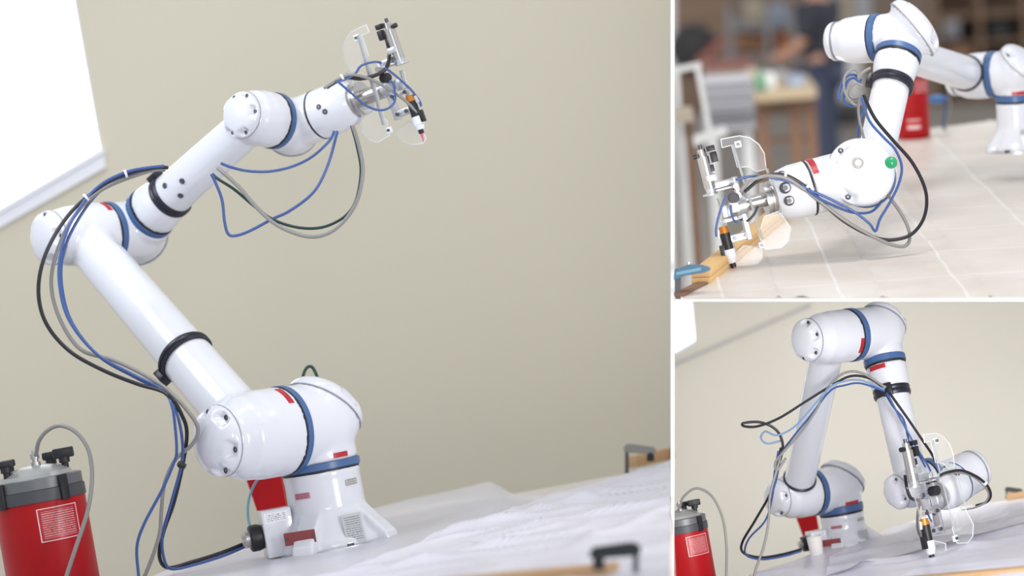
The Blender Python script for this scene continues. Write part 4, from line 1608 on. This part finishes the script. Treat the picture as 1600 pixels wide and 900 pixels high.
# red tank behind the forearm
t3 = copy_tree(tank)
tbs = on_t(1428, 216)
sc3 = 26 * depth(tbs) / F / .114
t3.matrix_world = Matrix.Translation(tbs) @ Matrix((RTT, DT, UT)).transposed().to_4x4() @ Matrix.Scale(sc3, 4)
t3['label'] = 'red pressure tank standing behind the forearm at upper right'
wr = wrap('white_lettering', Vector((0, 0, 0)), Vector((0, 0, 1)), .115, .06, .15, Vector((0, -1, 0)), -30, 25, TANKW, None, label='pale lettering')
wr.parent = t3
b = bmesh.new()
pp = on_t(1464, 196, .0)
db = depth(pp)
cyl(b, cp(1456, 155, db - .2), cp(1472, 155, db - .2), 7 * db / F, seg=14)
cyl(b, cp(1450, 156, db - .2), cp(1480, 154, db - .2), 3.5 * db / F, seg=12)
tag(fin('valve_coupling', b, mat('coupling_blue', (70, 120, 180), .4), None), 'blurred blue coupling right of the red tank at upper right', 'coupling')
hose('hose', 'blurred blue hose hanging right of the red tank at upper right', dz([(1474, 154), (1477, 175), (1474, 195), (1480, 208), (1495, 212)], db - .2, db - .1), 2 * db / F, HBLUE)
hose('hose', 'blurred grey hose hanging from the upper arm at upper right', dz([(1482, 140), (1485, 165), (1480, 190), (1474, 205)], db - .25, db - .15), 1.6 * db / F, HGREY)

# ---------------- workshop behind
HF = 2.54
FLOORP = CAM - UT * HF


def on_f(px, py, h=0):
    return ray_plane(px, py, FLOORP + UT * h, UT)


bm = bmesh.new()
fl = [cp(1051.5, 420, 14.6), cp(2100, 420, 14.6)]
pts = [on_f(1052, 455), on_f(1760, 455), on_f(1760, 160), on_f(1052, 160)]
prism(bm, pts, -UT, .02)
struct('floor_back', bm, mat('workshop_floor', (150, 142, 134), .7, rgb2=(128, 120, 112), scale=1.5))
DB = 27.0
bm = bmesh.new()
prism(bm, [cp(1053, 240, DB), cp(1760, 240, DB), cp(1760, -300, DB), cp(1053, -300, DB)], FW, .1)
struct('wall_back', bm, mat('workshop_wall', (146, 130, 116), .9, rgb2=(110, 96, 86), scale=.9))


def tbox(name, x0, y0, x1, y1, D, thick, m, parent=None, bev=.0, label=None):
    """block whose front spans the given part of the view at distance D"""
    bm = bmesh.new()
    k = D / F
    c = cp((x0 + x1) / 2, (y0 + y1) / 2, D)
    box(bm, c + DT * thick / 2, RTT * (x1 - x0) / 2 * k, DT * thick / 2, UT * (y1 - y0) / 2 * k, bev)
    o = fin(name, bm, m, parent, bev > 0)
    if label:
        o['label'] = label
    return o


def tleg(name, px, py, D, r, m, parent):
    p = cp(px, py, D)
    h = min((p - FLOORP).dot(UT), ((p - CAM).dot(UP) - .006) / UT.dot(UP))
    bm = bmesh.new()
    box(bm, p - UT * h / 2, RTT * r, DT * r, UT * h / 2)
    return fin(name, bm, m, parent, False)


def tbar(name, pts, r, m, parent):
    bm = bmesh.new()
    for a, b in zip(pts, pts[1:]):
        a, b = cp(*a), cp(*b)
        d = (b - a)
        x, y, z = orient(d, DT)
        box(bm, (a + b) / 2, x * r, y * r, d / 2 + z * r)
    return fin(name, bm, m, parent, False)


MG = mat('panel_grey', (172, 172, 178), .6, var=.06)
MG2 = mat('panel_grey_dark', (146, 146, 152), .6, var=.06)
MW = mat('frame_white', (222, 222, 222), .5, var=.02)
MB = mat('dull_brown', (134, 110, 92), .8, var=.12)
MB2 = mat('carton_brown', (150, 112, 84), .8, var=.1)
MO = mat('orange_brown', (176, 116, 82), .7, var=.1)
MK = mat('dull_black', (46, 44, 46), .6, var=.1)
MC = mat('pale_card', (176, 164, 146), .8, var=.06)
MBe = mat('bench_top', (176, 158, 130), .7, var=.05)
MP = mat('pale_blue_paper', (150, 162, 182), .7)
MRd = mat('dull_red', (150, 96, 86), .7)

# white steel frame on the left
fr = thing('steel_frame', 'white steel frame standing nearest the left of the workshop', 'frame', cp(1085, 300, 11))
D = 11.0
tbar('post', [(1089, 102, D), (1112, 222, D)], .011, MW, fr)
tbar('post', [(1058, 108, D + .5), (1064, 214, D + .5)], .009, MW, fr)
tbar('top_rail', [(1056, 109, D), (1091, 102, D)], .012, MW, fr)
tbar('shelf_rail', [(1084, 220, D), (1128, 205, D)], .02, MW, fr)
tleg('leg', 1116, 214, D, .014, MW, fr)
tleg('leg', 1066, 214, D + .5, .012, MW, fr)
tb2 = thing('trestle_table', 'low pale trestle table at the left edge of the workshop', 'table', cp(1065, 380, 10.5))
tbox('table_top', 1053.5, 182, 1084, 192, 10.3, .4, MC, tb2)
tleg('leg', 1076, 192, 10.4, .014, WOODD, tb2)
tleg('leg', 1058, 192, 10.5, .012, MW, tb2)

# stack of grey panels on a rack
st = thing('panel_rack', 'grey stack of panels on a white legged rack at upper right', 'rack', cp(1145, 280, 12.5))
for i in range(8):
    y = 130 + i * 9.4
    tbox('panel', 1102 + rnd.uniform(-2, 2), y, 1178 + rnd.uniform(-3, 3), y + 8.6, 12.3 + rnd.uniform(-.03, .03), .5, MG if i % 2 else MG2, st)
tleg('leg', 1168, 206, 12.4, .02, MW, st)
tleg('leg', 1110, 206, 12.4, .02, MW, st)

# work bench with things on top
bn = thing('work_bench', 'wooden work bench beside the standing person', 'bench', cp(1225, 290, 15.5))
tbox('bench_top', 1178, 140, 1276, 156, 15.2, .9, MBe, bn)
for x0 in (1186, 1238, 1262):
    tleg('leg', x0 + 3, 156, 15.4, .03, WOODD, bn)
tbox('stretcher', 1190, 215, 1266, 222, 15.5, .05, WOODD, bn)
tbox('cross_panel', 1186, 158, 1262, 178, 15.9, .05, MB, bn)
for (nm, lb, x0, y0, x1, y1, m) in (
        ('paper_stack', 'white stack on the left end of the wooden bench', 1168, 112, 1192, 140, MC),
        ('white_box', 'white box in the middle of the wooden bench', 1194, 118, 1212, 140, MW),
        ('paper_stack', 'pale blue papers on the right of the wooden bench', 1232, 122, 1258, 140, MP)):
    tag(tbox(nm, x0, y0, x1, y1, 15.3, .3, m, None, .01), lb, 'box')
bo = thing('bottle', 'green bottle on the wooden bench', 'bottle', cp(1190, 140, 15.25))
bm = bmesh.new()
lathe(bm, cp(1189, 140, 15.2), UT, [(0, .035), (.07, .035), (.1, .014), (.13, .014)], 16)
fin('body', bm, mat('bottle_green', (90, 140, 112), .4), bo)
bm = bmesh.new()
lathe(bm, cp(1189, 140, 15.2) + UT * .13, UT, [(0, .017), (.02, .017)], 12)
fin('cap', bm, MK, bo)
tag(tbox('toolbox', 1212, 112, 1232, 128, 15.9, .25, MG2, None, .01), 'dark grey toolbox on the back of the wooden bench', 'toolbox')

# far bench, cartons, rack and boards along the back wall
fb = thing('far_bench', 'long far bench with a dull red edge behind the grey panel stack', 'bench', cp(1150, 230, 20))
tbox('bench_top', 1100, 112, 1180, 128, 19.5, 1.0, MC, fb)
tbox('edge_strip', 1100, 104, 1180, 112, 19.6, .8, MRd, fb)
for x0 in (1104, 1172):
    tbox('leg', x0, 128, x0 + 5, 235, 19.7, .08, WOODD, fb)
rk = thing('storage_rack', 'grey storage rack with cartons against the back wall', 'rack', cp(1190, 200, 25))
tbox('shelf', 1140, 38, 1245, 46, 24.5, .9, MG2, rk)
tbox('shelf', 1140, 84, 1245, 92, 24.5, .9, MG2, rk)
for x0 in (1140, 1200, 1240):
    tbox('post', x0, 10, x0 + 7, 180, 24.4, .08, MG2, rk)
for (lb, x0, y0, x1, y1, m) in (('brown carton on the left of the back rack shelf', 1150, 54, 1174, 82.5, MB2), ('brown carton in the middle of the back rack shelf', 1176, 58, 1198, 82.5, MB2),
                                ('orange carton on the right of the back rack shelf', 1212, 56, 1237, 82.5, MO), ('pale card box on top of the back rack', 1166, 6, 1194, 38, MC),
                                ('pale blue box on top of the back rack', 1204, 14, 1230, 38, MP)):
    tag(tbox('carton', x0, y0, x1, y1, 24.5, .7, m, None, .01), lb, 'box')
pl = thing('wall_panel', 'brown boarded panel high on the back wall left of the rack', 'panel', cp(1095, 50, 26.8))
for i in range(4):
    tbox('board', 1053.5, -20 + i * 19, 1138, -20 + i * 19 + 18, 26.7 - .02 * (i % 2), .06, mat('board_brown', (150, 126, 106), .8, rgb2=(132, 108, 90), scale=2), pl)
mc = thing('black_machine', 'round dark machine with a red arm at the left back of the workshop', 'machine', cp(1080, 150, 21))
bm = bmesh.new()
c = cp(1084, 75, 21)
lathe(bm, c, -DT, [(-.2, .16), (-.1, .2), (.1, .2), (.16, .14), (.18, .06)], 28)
fin('housing', bm, MK, mc)
tbox('motor', 1054, 66, 1078, 96, 21, .3, MK, mc)
tbar('arm', [(1092, 98, 20.8), (1126, 66, 20.8)], .035, MRd, mc)
tbox('stand', 1060, 96, 1096, 180, 21.1, .25, MB, mc)
# white cabinet and black box behind the person
wc = thing('white_cabinet', 'white cabinet just right of the standing person', 'cabinet', cp(1320, 220, 22))
tbox('body', 1293, 62, 1346, 158, 22, .6, MW, wc)
tbox('door', 1295, 65, 1319, 156, 21.97, .02, MW, wc)
tbox('door', 1321, 65, 1344, 156, 21.97, .02, MW, wc)
tag(tbox('black_crate', 1306, 168, 1345, 196, 19.5, .4, MK, None, .01), 'black crate on the floor right of the standing person', 'crate')
# shelving on the right
sh = thing('wooden_shelving', 'dark wooden shelving along the back wall at the far upper right', 'shelving', cp(1540, 200, 25))
for i, y in enumerate((20, 62, 104, 146)):
    tbox('shelf', 1462, y, 1670, y + 6, 24, .8, MB, sh)
for x0 in (1462, 1530, 1600, 1664):
    tbox('upright', x0, -40, x0 + 7, 172, 23.95, .85, MB, sh)
tbox('back_board', 1462, -40, 1670, 172, 24.85, .04, mat('shelf_back', (96, 78, 66), .8, var=.1), sh)
for (lb, x0, y0, x1, y1, m) in (('grey bin on the upper shelf at far upper right', 1472, 30, 1500, 60.5, MG2), ('black bin on the upper shelf at far upper right', 1546, 36, 1580, 60.5, MK),
                                ('carton on the middle shelf at far upper right', 1482, 76, 1520, 102.5, MB2), ('dark bin on the lower shelf at far upper right', 1480, 122, 1524, 144.5, MK),
                                ('brown carton on the lower shelf between the uprights', 1540, 118, 1590, 144.5, MB2)):
    tag(tbox('bin', x0, y0, x1, y1, 24.02, .5, m, None, .01), lb, 'box')
hd = thing('hanging_boards', 'pale stacked boards leaning on the back wall behind the bent elbow', 'boards', cp(1300, 120, 26))
for i in range(3):
    tbox('board', 1286 + i * 26, -10, 1310 + i * 26, 60, 26 - i * .05, .05, (MP, MC, MG)[i], hd)


# ---------------- standing person
def person():
    feet = on_f(1296, 280)
    H = 1.62
    fx, sd, up = -RTT * .88 + DT * .47, None, UT
    fx = (fx - up * fx.dot(up)).normalized()
    sd = up.cross(fx)
    root = thing('person', 'person in a dark shirt and blue jeans standing by the wooden bench', 'person', feet)

    def J(f_, s_, z_):
        return (fx * f_ + sd * s_ + up * z_) * H

    def skin(name, verts, edges, radii, m, root_i=0, sub=2):
        me = bpy.data.meshes.new(name)
        me.from_pydata([J(*v) for v in verts], edges, [])
        t = bpy.data.objects.new(name, me)
        COL.objects.link(t)
        sk = t.modifiers.new('s', 'SKIN')
        sk.use_smooth_shade = True
        for i, r in enumerate(radii):
            r = r if isinstance(r, tuple) else (r, r)
            me.skin_vertices[0].data[i].radius = (r[0] * H, r[1] * H)
        me.skin_vertices[0].data[root_i].use_root = True
        ss = t.modifiers.new('u', 'SUBSURF')
        ss.levels = sub
        dg = bpy.context.evaluated_depsgraph_get()
        m2 = bpy.data.meshes.new_from_object(t.evaluated_get(dg))
        bpy.data.objects.remove(t)
        m2.materials.clear()
        return link(name, m2, m, root)
    SK = mat('skin', (200, 150, 124), .5)
    SHIRT = mat('dark_shirt', (52, 54, 64), .8, var=.1)
    JEAN = mat('jeans', (72, 80, 104), .8, var=.12)
    # body: one continuous figure (skin shows at head, neck, forearms, hands)
    v = [(0, 0, .53), (0, 0, .62), (.005, 0, .73), (.01, 0, .80), (.02, 0, .85), (.03, 0, .89), (.045, 0, .935), (.05, 0, .97),
         (.0, .11, .80), (.03, .13, .66), (.14, .12, .585), (.20, .11, .585), (.0, -.11, .80), (.04, -.13, .66), (.16, -.11, .60), (.22, -.09, .60),
         (0, .055, .50), (.015, .06, .28), (-.01, .065, .06), (.07, .07, .018), (0, -.055, .50), (.02, -.06, .28), (0, -.065, .06), (.08, -.07, .018)]
    e = [(0, 1), (1, 2), (2, 3), (3, 4), (4, 5), (5, 6), (6, 7), (3, 8), (8, 9), (9, 10), (10, 11), (3, 12), (12, 13), (13, 14), (14, 15),
         (0, 16), (16, 17), (17, 18), (18, 19), (0, 20), (20, 21), (21, 22), (22, 23)]
    r = [.07, .065, .075, .065, .032, .045, .06, .045, .036, .028, .02, .018, .036, .028, .02, .018, .055, .036, .024, .02, .055, .036, .024, .02]
    skin('body', v, e, r, SK)
    for sgn, wr in ((1, (.20, .11, .585)), (-1, (.22, -.09, .60))):
        for k in range(4):
            o = (k - 1.5) * .011
            ln = (.036, .042, .04, .032)[k]
            skin('finger', [(wr[0] + .008, wr[1] + o, wr[2]), (wr[0] + .012 + ln * .5, wr[1] + o, wr[2] - .004), (wr[0] + .012 + ln, wr[1] + o, wr[2] - .018)], [(0, 1), (1, 2)], [.0052, .005, .0042], SK, sub=1)
        skin('thumb', [(wr[0] - .012, wr[1] - .014 * sgn, wr[2] + .004), (wr[0] + .012, wr[1] - .03 * sgn, wr[2] + .002), (wr[0] + .03, wr[1] - .03 * sgn, wr[2] - .006)], [(0, 1), (1, 2)], [.006, .0055, .0045], SK, sub=1)
    v = [(0, 0, .49), (0, 0, .60), (.005, 0, .72), (.01, 0, .80), (.017, 0, .835), (0, .115, .80), (.03, .135, .66), (0, -.115, .80), (.04, -.135, .66)]
    skin('shirt', v, [(0, 1), (1, 2), (2, 3), (3, 4), (3, 5), (5, 6), (3, 7), (7, 8)], [(.098, .08), .088, .095, .082, .042, .05, .042, .05, .042], SHIRT)
    v = [(0, 0, .535), (0, .06, .49), (.015, .064, .28), (-.01, .067, .045), (0, -.06, .49), (.02, -.064, .28), (0, -.067, .045)]
    skin('jeans', v, [(0, 1), (1, 2), (2, 3), (0, 4), (4, 5), (5, 6)], [.085, .068, .05, .04, .068, .05, .04], JEAN)
    for sg, dx in ((1, -.01), (-1, 0)):
        skin('shoe', [(dx - .03, .067 * sg, .022), (dx + .03, .067 * sg, .024), (dx + .1, .069 * sg, .016)], [(0, 1), (1, 2)], [.028, .03, .022], MK, sub=1)
    skin('hair', [(.0, 0, .945), (.02, 0, .985), (.05, 0, .99)], [(0, 1), (1, 2)], [.05, .052, .042], mat('dark_hair', (40, 32, 28), .6))
    skin('nose', [(.108, 0, .93), (.118, 0, .922)], [(0, 1)], [.009, .008], SK, sub=1)
    for sg in (1, -1):
        skin('eye', [(.098, .022 * sg, .942), (.103, .022 * sg, .942)], [(0, 1)], [.007, .006], MK, sub=1)
        skin('ear', [(.045, .06 * sg, .94), (.04, .064 * sg, .925)], [(0, 1)], [.012, .01], SK, sub=1)
    skin('mouth', [(.098, -.014, .905), (.102, .0, .904), (.098, .014, .905)], [(0, 1), (1, 2)], [.004, .005, .004], MRd, sub=1)


person()
